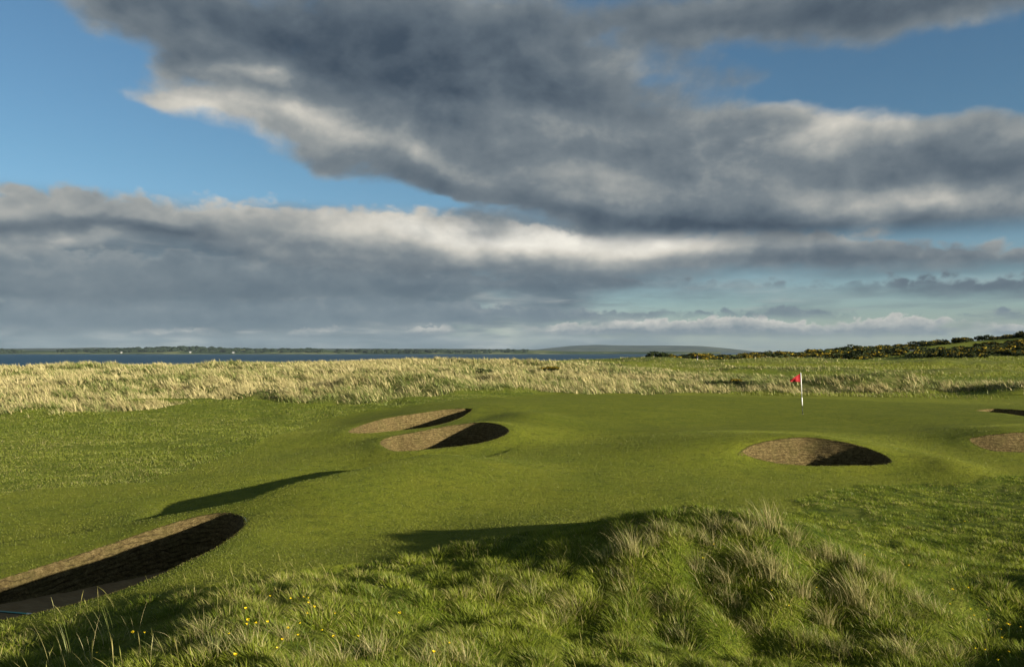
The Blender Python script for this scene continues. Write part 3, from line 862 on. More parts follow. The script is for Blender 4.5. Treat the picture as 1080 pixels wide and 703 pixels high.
# --- rake lying in the nearest bunker
rc, cC, hzC, zfC = BUNK['C']
def floorC(x, y): return zfC + .36 - .36 * float(sstep(11.5, 16, np.array([y]))[0])
p1 = unproj(60, 640.5, .2); p1 = np.array([p1[0], p1[1], H1(*p1) - .10])
p0x, p0y = unproj(-75, 631, floorC(-8.3, 11.0) + .12)
p0 = np.array([p0x, p0y, floorC(p0x, p0y) + .12])
dv = p1 - p0; Lr = np.linalg.norm(dv); dv /= Lr
rake = empty('bunker_rake', tuple(p0)); tag(rake, 'dark teal rake handle with a pale sleeve lying across the nearest bunker', 'rake')
at = lambda t: tuple(dv * (Lr * t))
mesh_obj('handle', *tube([at(0), at(.5), at(1.02)], [.014, .014, .014], 12), M['teal'], rake)
mesh_obj('sleeve', *tube([at(.815), at(.85)], [.0165, .0165], 12), M['grey_label'], rake)
hd = np.cross(dv, [0, 0, 1]); hd /= np.linalg.norm(hd)
V, Fc = tube([tuple(-hd * .3), tuple(hd * .3)], [.02, .02], 10)
mesh_obj('rake_head', V, Fc, M['teal'], rake)
for k in range(11):
    b = hd * (-.28 + .056 * k)
    mesh_obj('tine', *tube([tuple(b), tuple(b + np.array([0, 0, -.09]))], [.007, .003], 6), M['teal'], rake)

# --- single marram tufts on the mound and in the rough
def tuft_mesh(seed, n, hh, spread, dry_p, stiff):
    rng = np.random.default_rng(seed)
    a = rng.uniform(0, 2 * np.pi, n); r = np.abs(rng.normal(0, .09 + .06 * spread, n))
    base = np.stack([r * np.cos(a), r * np.sin(a), np.full(n, -.02)], 1)
    h = hh * rng.uniform(.22, 1.12, n)
    lean = np.arctan2(np.sin(a) * spread + rng.normal(0, .2, n), np.cos(a) * spread - .45 + rng.normal(0, .35, n))
    amt = np.clip(rng.normal(.42, .22, n) * (1.4 - stiff) + .25 * spread, .05, 1.4)
    dry = np.where(rng.random(n) < dry_p, rng.uniform(.6, 1, n), rng.uniform(0, .35, n))
    vary = np.clip(rng.normal(.55, .25, n), 0, 1)
    return blades(base, h, rng.uniform(.003, .0055, n), lean, amt, dry, vary, segs=5, rng=rng)
TUFT = []
for i, a in enumerate([(1, 210, .40, .6, .62, .5), (2, 130, .48, .4, .8, .8), (3, 240, .34, .8, .5, .2), (4, 120, .32, .6, .72, .3), (5, 170, .28, .7, .35, .4), (6, 14, .62, .35, .75, .8)]):
    o = grass_obj('marram_tuft', [tuft_mesh(*a)], M['marram'], kind=None)
    TUFT.append(o)
used = set()
def tuft(i, u, v, rz, s, label, group='marram tufts on the mound'):
    p = hit(u, v)
    if p is None: return
    o = TUFT[i] if i not in used else TUFT[i].copy()
    if i in used: col.objects.link(o)
    used.add(i)
    o.location = p; o.rotation_euler = (0, 0, rz); o.scale = (s, s, s)
    return tag(o, label, 'grass tuft', group)
G_FACE = 'straw and green marram tuft on the face of the foreground mound'
G_CREST = 'pale marram tuft standing along the crest of the foreground mound'
tuft(1, 812, 558, .2, 1.15, 'tallest straw-coloured marram tuft, upright on the top of the foreground mound')
tuft(2, 790, 562, -.3, .9, G_CREST)
tuft(0, 668, 583, .1, 1.05, 'marram tuft at the left end of the mound crest, long straw blades leaning left')
tuft(0, 815, 606, .5, 1.2, 'big drooping straw tuft in the middle of the mound face')
tuft(2, 792, 592, 0, 1.2, G_FACE)
tuft(0, 905, 634, -.2, 1.25, 'wide straw tuft with fallen blades, low on the right part of the mound')
for (i, u, v, s) in [(3,700,560,1),(1,690,575,.7),(3,730,566,.9),(0,735,600,.9),(3,750,575,1.1),(4,765,625,1.1),(2,768,612,1),(3,778,640,1),(2,845,625,1.1),(3,858,588,1),
                     (4,835,575,1),(4,700,640,1.1),(3,660,610,.9),(4,640,590,1),(2,600,640,.8),(4,720,670,1),(3,800,665,.9),(4,855,675,1),(2,870,655,1.1),(3,925,650,1),(4,960,650,.9),
                     (3,595,655,.8),(4,560,625,.9),(2,955,690,1),(3,1010,690,.9),(0,885,690,.9)]:
    tuft(i, u, v, random.uniform(-1.1, 1.1), s * random.uniform(.75, 1.05), G_FACE)
for (i, u, v, s) in [(1,872,588,.7),(3,888,592,1),(1,906,600,.65),(3,930,612,.9),(1,938,615,.7),(3,968,632,.9),(3,985,642,.8),(2,835,566,.8),(3,760,556,.9)]:
    tuft(i, u, v, random.uniform(-1.1, 1.1), s * random.uniform(.8, 1.05), G_CREST)
G_LEFT = 'greyish marram tuft in the seeding rough at lower left'
tuft(5, 75, 700, .2, 1.0, 'few tall bent grass stems near the bottom left corner, leftmost of two', 'tall stems in the lower left rough')
tuft(5, 122, 682, .5, 1.05, 'few tall bent grass stems below the nearest bunker, right one of two', 'tall stems in the lower left rough')
for (i, u, v, s) in [(4,225,690,.9),(3,260,680,.8),(4,330,700,.9),(3,360,698,.9),(2,300,672,.6),(4,450,698,1),(3,490,699,.9),(2,215,668,.7),(3,395,690,.9),(4,180,690,.8)]:
    tuft(i, u, v, random.uniform(-1.1, 1.1), s, G_LEFT, 'marram tufts in the lower left rough')
for i in range(len(TUFT)):
    if i not in used: bpy.data.objects.remove(TUFT[i])

# --- buttercups
def buttercup():
    r = empty('buttercup')
    mesh_obj('stem', *tube([(0, 0, -.02), (.01, 0, .12), (.015, .005, .235)], [.0022, .0018, .0015], 6), M['stalk'], r)
    V, Fc = [], []
    for k in range(5):
        a = 2 * math.pi * k / 5; ca, sa = math.cos(a), math.sin(a)
        P = [(.001, 0, .232), (.009, -.008, .240), (.016, -.007, .248), (.018, 0, .250), (.016, .007, .248), (.009, .008, .240)]
        o = len(V)
        V += [(.015 + x * ca - y * sa, .005 + x * sa + y * ca, z) for x, y, z in P]
        Fc.append(tuple(range(o, o + 6)))
    mesh_obj('petals', V, Fc, M['petal'], r)
    mesh_obj('flower_centre', *tube([(.015, .005, .230), (.015, .005, .240), (.015, .005, .246)], [.003, .005, .002], 8), M['bloom'], r)
    return r
BL = 'yellow buttercup in the seeding rough at lower left'
BR = 'yellow buttercup in the short rough right of the mound'
BM = 'yellow buttercup on the green face or crest of the mound'
spots = [(200 + a / 5.4, 620 + b / 5.4, BL) for a, b in [(624,71),(663,71),(663,112),(685,114),(637,92),(575,94),(318,136),(405,189),(424,196),(360,203),(302,216),(251,243),(667,174),(756,223),(846,250),(928,258),(583,226),(610,257),(476,307),(499,315),(237,381),(843,76),(430,88)]]
spots += [(147.7,670.7,BL),(153,672.7,BL),(99,689,BL),(449,688,BM),(425,656.7,BM),(470,676,BM)]
spots += [(720 + a / 3, 500 + b / 3, BR) for a, b in [(847,350),(842,371),(907,345),(925,388),(907,423),(945,373),(968,453),(1033,437),(1028,465),(999,476),(1001,503),(1042,544),(922,536),(970,545),(1020,585),(1020,247),(893,152),(716,288),(1075,450),(985,430)]]
spots += [(720 + a / 3, 500 + b / 3, BM) for a, b in [(65,135),(97,122),(275,198),(560,240),(425,210),(330,260)]]
proto = buttercup()
first = True
for (u, v, lab) in spots:
    p = hit(u, v)
    if p is None: continue
    # stand the flower so that its head is near the sight line, just proud of the grass
    yy = p[1] - .235 * p[1] / max(.6, ZC - p[2]) * .8
    xx = (u - U0) / F * yy
    o = proto if first else copy_tree(proto)
    first = False
    s = random.uniform(.55, .95)
    o.location = (xx, yy, H1(xx, yy)); o.rotation_euler = (random.uniform(-.35, .35), random.uniform(-.3, .3), random.uniform(0, 6.28)); o.scale = (s, s, s)
    tag(o, lab, 'flower', {BL: 'buttercups at lower left', BR: 'buttercups right of the mound', BM: 'buttercups on the mound'}[lab])

# --- gorse bushes
def gorse(seed, bloom):
    rng = np.random.default_rng(seed)
    r = empty('gorse_bush')
    nl = 4
    lob = [(rng.normal(0, .8), rng.normal(0, .7), rng.uniform(.5, 1.1), rng.uniform(.7, 1.15)) for _ in range(nl)]
    def shell(n, size, top):
        V, Fc = [], []
        for k in range(n):
            lx, ly, lz, lr = lob[rng.integers(nl)]
            d = rng.normal(size=3); d /= np.linalg.norm(d)
            if top: d[2] = abs(d[2]) * .8 + .1
            rr = lr * rng.uniform(.72, 1.1)
            c = np.array([lx, ly, lz]) + d * rr * np.array([1.15, 1.15, .85])
            if c[2] < .05: c[2] = rng.uniform(.05, .4)
            a = rng.normal(size=3); a /= np.linalg.norm(a); b = np.cross(a, rng.normal(size=3)); b /= np.linalg.norm(b)
            s = size * rng.uniform(.6, 1.4)
            o = len(V); V += [c - a * s, c + b * s * .5, c + a * s, c - b * s * .5]; Fc.append((o, o+1, o+2, o+3))
        return V, Fc
    mesh_obj('foliage', *shell(420, .30, False), M['gorse'], r, smooth=False)
    if bloom: mesh_obj('bloom', *shell(bloom * 2, .20, True), M['bloom'], r, smooth=False)
    return r
GP = [gorse(1, 90), gorse(2, 170), gorse(3, 45), gorse(4, 260), gorse(5, 0)]
gused = set()
def put_gorse(i, p, s, label, group):
    o = GP[i] if i not in gused else copy_tree(GP[i])
    gused.add(i)
    o.location = (p[0], p[1], p[2] - .1); o.rotation_euler = (0, 0, random.uniform(0, 6.28)); o.scale = (s * random.uniform(1.2, 1.9), s * random.uniform(1.2, 1.7), s * random.uniform(.7, 1.2))
    tag(o, label, 'gorse bush', group)
GL = {'far': 'gorse bush in the long thicket along the ridge foot, right of the distant hill',
      'mid': 'gorse bush in the strip on the skyline, left of the gravel path',
      'hill': 'gorse bush in the thicket on the rise at the right edge'}
ZG = [('far', [(690,375),(760,375),(800,373.5),(845,372),(885,370),(905,374),(880,379),(840,380),(780,379),(690,378.5)], 100),
      ('mid', [(872,370),(930,366.5),(960,365.5),(959,369.5),(905,373.5)], 60),
      ('hill', [(950,367),(1000,360),(1040,357),(1110,353),(1150,351),(1150,365),(1060,369),(1010,369),(985,367.5)], 135)]
rg = random.Random(3)
gpos = []
for key, poly, cnt in ZG:
    us = [p[0] for p in poly]; vs = [p[1] for p in poly]; k = 0; tries = 0
    while k < cnt and tries < 20000:
        tries += 1
        u, v = rg.uniform(min(us), max(us)), rg.uniform(min(vs), max(vs))
        if not poly_in(np.array([u]), np.array([v]), poly)[0]: continue
        # plan position: rows on the slope between 230 and 335 m
        t = (v - min(vs)) / max(1e-6, max(vs) - min(vs))
        Y = 332 - 105 * t + rg.uniform(-6, 6) if rg.random() < .68 else rg.uniform(326, 352)
        X = (u - U0) / F * Y
        if any((X - a) ** 2 + (Y - b) ** 2 < 5.0 for a, b in gpos): continue
        gpos.append((X, Y))
        i = rg.choices([0, 1, 2, 3, 4], [3, 3, 3, 2 if key == 'far' else 1, 3])[0]
        put_gorse(i, (X, Y, H1(X, Y)), rg.uniform(.75, 1.25), GL[key], {'far': 'gorse thicket below the ridge', 'mid': 'gorse strip on the skyline', 'hill': 'gorse on the rise at right'}[key]); k += 1
for (u, v, s, lab) in [(573, 391.5, .34, 'small gorse bush full of yellow bloom in the marram, left one of two'), (580.5, 391.5, .4, 'small gorse bush full of yellow bloom in the marram, right one of two'),
                       (774, 405, .22, 'tiny yellow-flowered gorse bush in the marram left of the flag')]:
    p = hit(u, v)
    if p: put_gorse(3, (p[0], p[1], p[2] + .15), s, lab, 'gorse in the marram')
for (u, v, s, lab) in [(645, 377.5, .6, 'low gorse bush at the water edge, leftmost of the distant gorse'), (672, 376.8, .8, 'low yellow-flecked gorse bush at the water edge right of the first')]:
    Y = 300; X = (u - U0) / F * Y
    put_gorse(1, (X, Y, H1(X, Y)), s, lab, 'gorse at the water edge')
for (u, v, s, lab) in [(460, 393.5, .25, 'dark bush among the pale marram above the pair of slanting bunkers'), (513, 394.5, .32, 'dark rounded bush among the marram, right of the other dark bush')]:
    p = hit(u, v)
    if p: put_gorse(4, p, s, lab, 'dark bushes in the marram')

# --- golfer far off on the next fairway
def person(u, v, label):
    Y = 205.0; X = (u - U0) / F * Y; z = H1(X, Y)
    r = empty('person', (X, Y, z), .6); tag(r, label, 'person')
    J = {'pel': (0, 0, .93), 'ch': (0, .02, 1.25), 'nk': (0, .02, 1.48), 'hd': (0, 0, 1.62), 'ht': (0, 0, 1.74), 'kl': (.11, -.02, .50), 'al': (.12, 0, .08), 'fl': (.13, -.16, .04),
         'kr': (-.11, -.03, .50), 'ar': (-.13, 0, .08), 'fr': (-.14, -.16, .04), 'sl': (.19, .02, 1.42), 'el': (.25, -.05, 1.14), 'hl': (.16, -.24, .98), 'sr': (-.19, .02, 1.42), 'er': (-.25, -.05, 1.14), 'hr': (-.10, -.25, .96)}
    E = [('pel','ch'),('ch','nk'),('nk','hd'),('hd','ht'),('pel','kl'),('kl','al'),('al','fl'),('pel','kr'),('kr','ar'),('ar','fr'),('ch','sl'),('sl','el'),('el','hl'),('ch','sr'),('sr','er'),('er','hr')]
    rad = {'pel': .15, 'ch': .16, 'nk': .06, 'hd': .10, 'ht': .07, 'kl': .075, 'al': .05, 'fl': .04, 'kr': .075, 'ar': .05, 'fr': .04, 'sl': .075, 'el': .05, 'hl': .04, 'sr': .075, 'er': .05, 'hr': .04}
    ks = list(J)
    me = bpy.data.meshes.new('body'); me.from_pydata([J[k] for k in ks], [(ks.index(a), ks.index(b)) for a, b in E], [])
    o = bpy.data.objects.new('body', me); col.objects.link(o); o.parent = r
    bpy.context.view_layer.objects.active = o
    sk = o.modifiers.new('skin', 'SKIN')
    if not me.skin_vertices: me.attributes  # layer is made with the modifier
    for i, k in enumerate(ks):
        me.skin_vertices[0].data[i].radius = (rad[k], rad[k]); me.skin_vertices[0].data[i].use_root = (k == 'pel')
    ss = o.modifiers.new('round', 'SUBSURF'); ss.levels = 2; ss.render_levels = 2
    for mt in (M['skin'], M['navy'], M['pale_cloth']): me.materials.append(mt)
    dg = bpy.context.evaluated_depsgraph_get()
    nm = bpy.data.meshes.new_from_object(o.evaluated_get(dg))
    o.modifiers.clear(); o.data = nm
    if not nm.materials: 
        for mt in (M['skin'], M['navy'], M['pale_cloth']): nm.materials.append(mt)
    for pl in nm.polygons:
        c = pl.center
        pl.material_index = 1 if (.93 < c.z < 1.47 and math.hypot(c.x, c.y + .25) > .12) else (2 if c.z <= .93 and c.y > -.2 + .0 or c.z < .9 else 0)
        pl.use_smooth = True
    V, Fc = [], []
    for i in range(9):
        t = (i / 8) * math.pi * .55
        for k in range(16):
            a = 2 * math.pi * k / 16; V.append((.115 * math.sin(t + .02) * math.cos(a), .125 * math.sin(t + .02) * math.sin(a), 1.64 + .13 * math.cos(t)))
    for i in range(8):
        for k in range(16): Fc.append((i*16+k, i*16+(k+1) % 16, (i+1)*16+(k+1) % 16, (i+1)*16+k))
    mesh_obj('hair', V, Fc, M['hair'], r)
    return r
person(735.5, 385, 'distant golfer in a dark top and pale trousers standing on the far fairway')

# --- gravel path on the ridge
V, Fc = [], []
for i in range(9):
    t = i / 8; Y = 300 + 26 * t; uu = 961 + 3 * t
    for du in (-3.2, 0, 3.2):
        X = (uu + du * (1 - .25 * t) - U0) / F * Y; V.append((X, Y, H1(X, Y) + .12))
for i in range(8):
    for j in range(2): a = i * 3 + j; Fc.append((a, a + 1, a + 4, a + 3))
tag(mesh_obj('path', V, Fc, M['path']), kind='structure')

# ------------------------------------------------------------------ sky: Nishita air with a deck of clouds far above it
w = bpy.data.worlds.new('World'); scene.world = w; w.use_nodes = True
nt = NT(w.node_tree)
sky = nt.n('ShaderNodeTexSky', {'sky_type': 'NISHITA', 'sun_disc': False, 'sun_elevation': SUN_EL, 'sun_rotation': SUN_AZ,
                                'altitude': 0, 'air_density': 1.0, 'dust_density': .3, 'ozone_density': 2.0})
d = nt.vmath('NORMALIZE', nt.n('ShaderNodeTexCoord').outputs['Generated'])
sx = nt.n('ShaderNodeSeparateXYZ', Vector=d)
X, Y, Z = sx.outputs
az = nt.math('ARCTAN2', X, Y)
el = nt.math('ARCTAN2', Z, nt.math('SQRT', nt.math('ADD', nt.math('MULTIPLY', X, X), nt.math('MULTIPLY', Y, Y))))
zk = nt.math('ADD', nt.math('MAXIMUM', Z, 0.0), .10)
deck = nt.n('ShaderNodeCombineXYZ', X=nt.math('DIVIDE', X, zk), Y=nt.math('DIVIDE', Y, zk), Z=0.0).outputs[0]   # plane of the cloud deck
ae = nt.n('ShaderNodeCombineXYZ', X=az, Y=el, Z=0.0).outputs[0]

def pix(u, v):
    x, z = (u - U0) / F, (V0 - v) / F
    return math.atan2(x, 1), math.atan2(z, math.hypot(x, 1))
def blobs(lst, vec):
    acc = 0.0
    for (u, v, ru, rv, tilt, wt) in lst:
        a, e = pix(u, v)
        mp = nt.n('ShaderNodeMapping', {'vector_type': 'TEXTURE'}, Vector=vec, Location=(a, e, 0), Rotation=(0, 0, R(-tilt)), Scale=(ru / F, rv / F, 1))
        g = nt.math('POWER', 0.36788, nt.vmath('DOT_PRODUCT', mp.outputs[0], mp.outputs[0]))
        acc = nt.math('MULTIPLY_ADD', g, wt, acc)
    return acc
def noise2(vec, scale, detail, rough, dist=0.0, out=0):
    return nt.n('ShaderNodeTexNoise', {'noise_dimensions': '2D'}, Vector=vec, Scale=scale, Detail=detail, Roughness=rough, Distortion=dist).outputs[out]
def scaled(vec, sx, sy): return nt.vmath('MULTIPLY', vec, (sx, sy, 1.0))
def shifted(vec, dx, dy): return nt.vmath('ADD', vec, (dx, dy, 0.0))
def half(n): return nt.math('SUBTRACT', n, .5)
def billow(vec, scale, detail=3.0, rough=.5):              # rounded, cauliflower-like bumps
    return nt.math('ABSOLUTE', nt.math('MULTIPLY', half(noise2(vec, scale, detail, rough)), 4.0))
def smooth(v, a, b, c=0.0, d=1.0): return nt.maprange(v, a, b, c, d, 'SMOOTHSTEP')
TONE = [(0.0, (.046, .069, .100)), (.2, (.094, .124, .156)), (.4, (.165, .197, .222)), (.58, (.31, .327, .322)), (.8, (.60, .575, .51)), (1.0, (.86, .82, .73))]

wv = nt.vmath('SUBTRACT', noise2(scaled(ae, 1, 1.7), 6.0, 4.0, .55, 0, 'Color'), (.5, .5, .5))
warp = nt.vmath('ADD', ae, nt.vmath('MULTIPLY', wv, (.15, .055, 0)))

# ---- the high, near bank overhead
H_HOLES = [(30,110,150,66,0,1.4),(20,44,70,42,0,.9),(150,164,95,22,6,1.0),(235,128,26,7,8,.25),(310,192,115,12,6,1.2),(460,211,60,7,6,.9),(130,70,40,22,0,.4),
 (945,82,150,25,4,.95),(780,58,60,14,10,.55),(1060,92,80,22,0,.55),(820,104,50,11,0,.4),(640,42,26,8,0,.5),(690,85,30,7,0,.25),(1010,116,80,10,0,.4)]
H_SOLID = [(480,70,260,75,10,.9),(700,170,420,46,8,.85),(150,101,48,8,0,.42),(222,112,62,13,3,.45),(350,142,165,28,9,.85),(210,40,115,40,8,.75),(130,10,60,20,0,.4),(270,84,60,12,0,.45),
 (870,140,95,28,4,.75),(1020,165,110,36,0,.85),(900,10,300,30,2,1.0),(800,78,60,14,0,.6),(560,90,120,40,0,.4),(640,212,170,22,6,.7),(870,240,280,26,2,1.25),(620,226,110,14,6,.4),(1060,232,120,22,0,.6)]
H_BRIGHT = [(175,106,75,11,4,.20),(300,126,110,15,8,.20),(265,82,45,9,0,.34),(240,142,80,12,6,.22),(420,158,120,16,10,.20),(560,128,150,26,8,.12),(655,62,60,16,0,.16),
 (885,130,72,18,6,.34),(830,158,60,12,0,.14),(740,204,240,16,4,.18),(1005,215,120,15,0,.26),(1045,138,45,9,0,.14),(640,185,120,14,4,.10),
 (450,78,190,40,6,-.20),(330,30,170,30,6,-.14),(440,186,120,14,8,-.20),(600,222,140,11,6,-.14),(790,238,220,11,3,-.22),(1010,172,90,18,0,-.18),(1000,248,120,9,0,-.18),(810,62,70,14,0,-.10),
 (880,14,200,18,0,-.12),(560,20,160,24,0,-.10)]
hv = scaled(ae, 1, 1.45)
def high_n(v): return nt.math('ADD', nt.math('MULTIPLY', noise2(v, 5.5, 9.0, .55, .2), .78), nt.math('MULTIPLY', noise2(v, 19.0, 6.0, .55), .22))
h1 = high_n(hv); h2 = high_n(shifted(hv, .016, .030))
dH = nt.math('SUBTRACT', blobs(H_SOLID, warp), blobs(H_HOLES, warp))
# beyond the framed part of the sky the deck simply goes on, broken
off = nt.maprange(nt.math('ABSOLUTE', az), .62, .85)
dH = nt.math('ADD', dH, nt.math('MULTIPLY', off, .35))
lowcut = smooth(el, *[pix(540, v)[1] for v in (270, 244)])
DH = nt.math('ADD', nt.math('ADD', dH, -.12), nt.math('MULTIPLY', half(h1), 2.3))
aH = nt.math('MULTIPLY', smooth(DH, -.30, .56), lowcut)
bH = nt.math('ADD', nt.math('ADD', blobs(H_BRIGHT, warp), .31), nt.math('ADD', nt.math('MULTIPLY', nt.math('SUBTRACT', h1, h2), .95), nt.maprange(DH, .0, .9, .17, 0)))
cH = nt.ramp(bH, TONE)

# ---- the long bank below it: rounded sunlit tops, grey flat underside
def curve(pts):
    """Height of an edge against bearing, through survey points."""
    nd = nt.n('ShaderNodeFloatCurve'); c = nd.mapping.curves[0]
    A = [pix(u, v) for (u, v) in pts]
    lo, hi = -.66, .66
    for i, (a_, e_) in enumerate(A):
        X_, Y_ = (a_ - lo) / (hi - lo), e_ / .35
        if i < 2: c.points[i].location = (X_, Y_)
        else: c.points.new(X_, Y_)
    nd.mapping.use_clip = False; nd.mapping.update()
    nt.put(nd.inputs['Value'], nt.maprange(az, lo, hi)); nt.put(nd.inputs['Factor'], 1.0)
    return nt.math('MULTIPLY', nd.outputs[0], .35)
def bank(top, base, bump, scale, soft, shade, lift=0.0, brk=None, seed=0.0):
    v = shifted(scaled(ae, 1, 1.5), seed, seed * .7)
    bl = nt.math('ADD', nt.math('MULTIPLY', billow(v, scale, 2.0, .45), .62), nt.math('MULTIPLY', billow(v, scale * 2.4, 3.0, .5), .38))
    big = half(noise2(v, scale * .45, 2.0, .5))
    tp = nt.math('ADD', curve(top), nt.math('MULTIPLY', nt.math('ADD', half(bl), big), bump))
    bs = nt.math('ADD', curve(base), nt.math('MULTIPLY', half(noise2(scaled(ae, 1, 3), scale * .9, 4.0, .5)), bump * .9))
    dep = nt.math('SUBTRACT', tp, el)                       # angular depth below the top
    th = nt.math('MAXIMUM', nt.math('SUBTRACT', tp, bs), .004)
    t = nt.math('DIVIDE', dep, th)
    al = nt.math('MULTIPLY', smooth(dep, 0.0, soft), smooth(nt.math('SUBTRACT', el, bs), -soft * .6, soft * 1.4))
    if brk is not None: al = nt.math('MULTIPLY', al, brk)
    # bumps deeper in the bank show their own lit tops and shaded feet
    def inner(v): return nt.math('ADD', nt.math('MULTIPLY', billow(v, scale * .8, 3.0, .45), .7), nt.math('MULTIPLY', billow(v, scale * 2.0, 3.0, .5), .3))
    em = nt.math('SUBTRACT', inner(v), inner(shifted(v, .010, .022)))
    b_ = nt.math('ADD', nt.ramp(t, [(0.0, (shade[0],) * 3), (.38, (shade[1],) * 3), (.72, (shade[2],) * 3), (1.0, (shade[3],) * 3)], 'EASE'), nt.math('MULTIPLY', em, .12))
    b_ = nt.math('ADD', b_, nt.math('ADD', nt.math('MULTIPLY', half(noise2(scaled(ae, 1, 2.2), 7.0, 3.0, .5)), .35), lift))
    return al, nt.ramp(b_, TONE)
LIGHTS = blobs([(60,212,120,14,0,-.10),(90,238,130,7,0,-.22),(300,225,130,22,3,.02),(440,246,120,20,6,.24),(570,256,100,22,4,.30),(690,262,90,15,4,.24),(40,262,60,10,0,.24),(120,280,40,8,0,.1),(820,272,120,16,0,-.10),(30,258,60,12,0,.16),(1000,275,200,20,0,-.24),(190,250,110,16,0,-.12)], warp)
aB, cB = bank([(-120,200),(0,192),(90,192),(180,200),(300,208),(420,212),(500,220),(590,228),(700,234),(800,236),(900,240),(1000,246),(1200,246)],
              [(-120,262),(0,268),(90,262),(180,262),(300,284),(420,292),(500,294),(590,297),(700,298),(800,290),(900,292),(1000,290),(1200,290)],
              .021, 15.0, .014, (.70, .62, .42, .20), LIGHTS)
# ---- further, lower layers of the same weather, each thinner and hazier
L2 = blobs([(80,290,120,16,0,.10),(300,300,150,16,0,-.06),(560,300,120,12,0,-.04),(760,300,160,10,0,.02),(980,300,160,14,0,-.16)], warp)
brk2 = smooth(nt.math('ADD', noise2(shifted(scaled(ae, 1, 2.5), 3.1, 1.7), 4.0, 4.0, .5), nt.maprange(az, -.2, .45, .36, 0.08)), .42, .60)
aC, cC_ = bank([(-120,250),(0,254),(180,258),(400,272),(600,288),(800,290),(1000,286),(1200,284)], [(-120,318),(0,320),(180,322),(400,318),(600,308),(800,306),(1000,312),(1200,312)],
              .026, 15.0, .010, (.50, .36, .26, .20), L2, brk2, 1.3)
brk3 = smooth(nt.math('ADD', noise2(shifted(scaled(ae, 1, 4.0), 5.3, .7), 4.5, 4.0, .5), nt.maprange(az, -.15, .4, .34, .08)), .44, .60)
aD, cD = bank([(-120,304),(0,306),(200,308),(420,308),(600,322),(800,322),(1000,326),(1200,326)], [(-120,350),(0,350),(200,350),(420,345),(600,338),(800,334),(1000,336),(1200,336)],
              .016, 22.0, .007, (.42, .36, .28, .24), None or 0.0, brk3, 2.7)
brk4 = smooth(nt.math('ADD', noise2(shifted(scaled(ae, 1, 2.0), 9.3, 4.7), 9.0, 3.0, .5), blobs([(705,345,50,20,0,.26),(775,345,40,20,0,.32),(945,345,45,20,0,.34),(1040,348,60,20,0,.1)], ae)), .50, .62)
aE, cE = bank([(-120,342),(0,342),(300,342),(540,340),(700,334),(780,331),(860,338),(945,329),(1020,336),(1080,337),(1200,338)], [(-120,356),(0,356),(300,356),(540,355),(700,354),(800,354),(940,355),(1080,356),(1200,356)],
              .010, 36.0, .004, (.86, .66, .44, .34), 0.0, brk4, 4.1)
# the general overcast behind those layers, thick at left and opening to the right
aG = nt.math('MULTIPLY', smooth(el, *[pix(540, v)[1] for v in (212, 246)]), nt.maprange(nt.math('ADD', az, nt.math('MULTIPLY', half(noise2(scaled(ae, 1, 3.0), 5.0, 5.0, .55)), .9)), -.08, .32, .96, .12, 'SMOOTHSTEP'))
g1 = noise2(scaled(ae, 1, 3.4), 6.0, 6.0, .55); g2 = noise2(shifted(scaled(ae, 1, 3.4), .02, .05), 6.0, 6.0, .55)
cG = nt.ramp(nt.math('ADD', nt.math('MULTIPLY', nt.math('SUBTRACT', g1, g2), 1.1), nt.math('ADD', nt.math('MULTIPLY', half(g1), .5), .36)), TONE)
# thin streaks close to the horizon
st = nt.vmath('MULTIPLY', ae, (1.0, 9.0, 1.0))
aF = nt.math('MULTIPLY', smooth(noise2(st, 7.0, 5.0, .55), .44, .66), smooth(el, *[pix(540, v)[1] for v in (290, 330)]))
aF = nt.math('MULTIPLY', aF, nt.maprange(az, .0, .35, .85, .45))
cF = nt.ramp(noise2(shifted(st, .3, .35), 9.0, 4.0, .5), [(.35, (.105, .14, .165)), (.55, (.18, .21, .225)), (.70, (.40, .41, .39))])
air = (.155, .222, .272)
def hazed(c, k): return nt.mix(k, c, air)
CLOUD_GAIN = .465
SKY_GAIN = .052
skyc = nt.vmath('MULTIPLY', sky.outputs[0], nt.mix(nt.maprange(el, .0, .22), (.72, .84, 1.06), (.66, .86, .96)))
bg1 = nt.n('ShaderNodeBackground', Color=skyc, Strength=SKY_GAIN)
bg = bg1
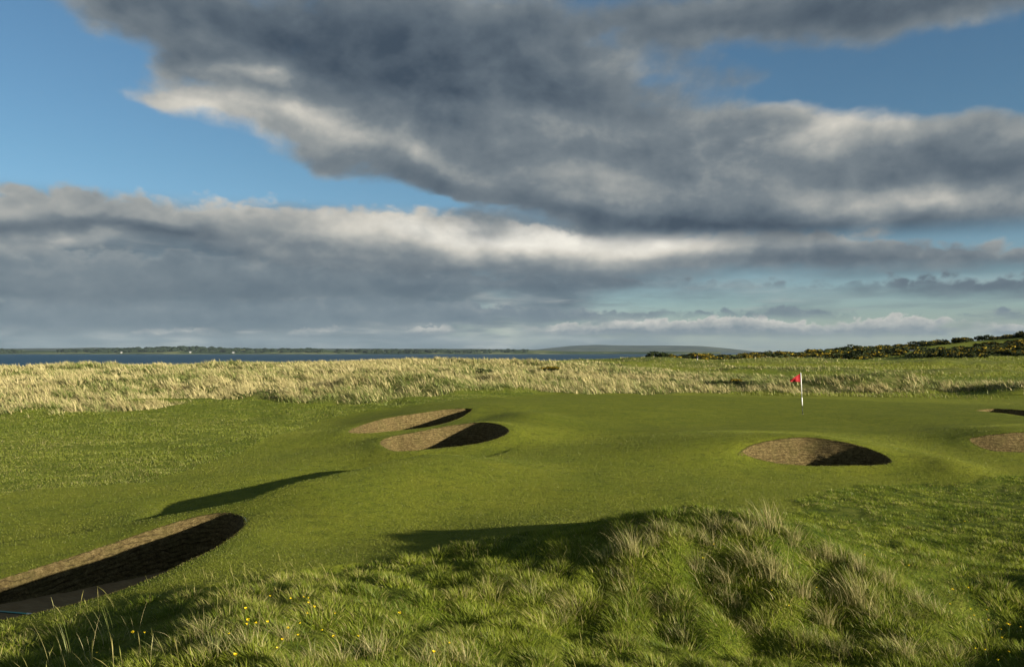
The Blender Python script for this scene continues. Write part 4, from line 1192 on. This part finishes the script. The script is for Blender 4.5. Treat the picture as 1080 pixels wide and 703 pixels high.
for al, c in ((nt.math('MULTIPLY', smooth(el, .055, -.01), .55), air), (aG, hazed(cG, .30)), (aF, hazed(cF, .25)), (aE, hazed(cE, .22)), (aD, hazed(cD, .38)), (aC, hazed(cC_, .22)), (aB, cB), (aH, cH)):
    bgc = nt.n('ShaderNodeBackground', Color=c, Strength=CLOUD_GAIN)
    bg = nt.n('ShaderNodeMixShader', _0=al, _1=bg.outputs[0], _2=bgc.outputs[0])
mx = bg
o = nt.n('ShaderNodeOutputWorld'); nt.put(o.inputs['Surface'], mx.outputs[0])
w.cycles.sampling_method = 'MANUAL'; w.cycles.sample_map_resolution = 512

# ------------------------------------------------------------------ sun, camera, view
sl = bpy.data.lights.new('sun', 'SUN'); sl.energy = 5.0; sl.angle = R(.53); sl.color = (1.0, .915, .76)
so = bpy.data.objects.new('sun', sl); col.objects.link(so)
sd = np.array([math.sin(SUN_AZ) * math.cos(SUN_EL), math.cos(SUN_AZ) * math.cos(SUN_EL), math.sin(SUN_EL)])
from mathutils import Vector
so.rotation_euler = Vector(sd).to_track_quat('Z', 'Y').to_euler(); so.location = tuple(sd * 60)

cam = bpy.data.cameras.new('camera'); cam.sensor_width = 36.0; cam.lens = F / 1080 * 36.0
cam.shift_y = (V0 - 351.5) / 1080.0; cam.clip_start = .1; cam.clip_end = 60000
co = bpy.data.objects.new('camera', cam); col.objects.link(co)
co.location = (0, 0, ZC); co.rotation_euler = (R(90), 0, 0)
scene.camera = co

vs = scene.view_settings
scene.display_settings.display_device = 'sRGB'
vs.view_transform = 'Standard'; vs.look = 'None'; vs.gamma = 1; vs.use_curve_mapping = False; vs.exposure = 1.2
scene.render.engine = 'CYCLES'
cy = scene.cycles
cy.use_denoising = True; cy.max_bounces = 6; cy.diffuse_bounces = 3; cy.transmission_bounces = 4; cy.transparent_max_bounces = 6
cy.volume_bounces = 0; cy.sample_clamp_indirect = 6.0; cy.caustics_reflective = False; cy.caustics_refractive = False

# ------------------------------------------------------------------ air
hm, nt = material('hazy_air')
pv = nt.n('ShaderNodeVolumePrincipled', Color=(.62, .80, .95, 1), Density=1.3e-5)
o = nt.n('ShaderNodeOutputMaterial'); nt.put(o.inputs['Volume'], pv.outputs[0])
hb = mesh_obj('haze', *box(44000, 44000, 420, -14), hm, smooth=False)
tag(hb, 'thin blue evening haze over the links and the firth', 'haze', kind='stuff')
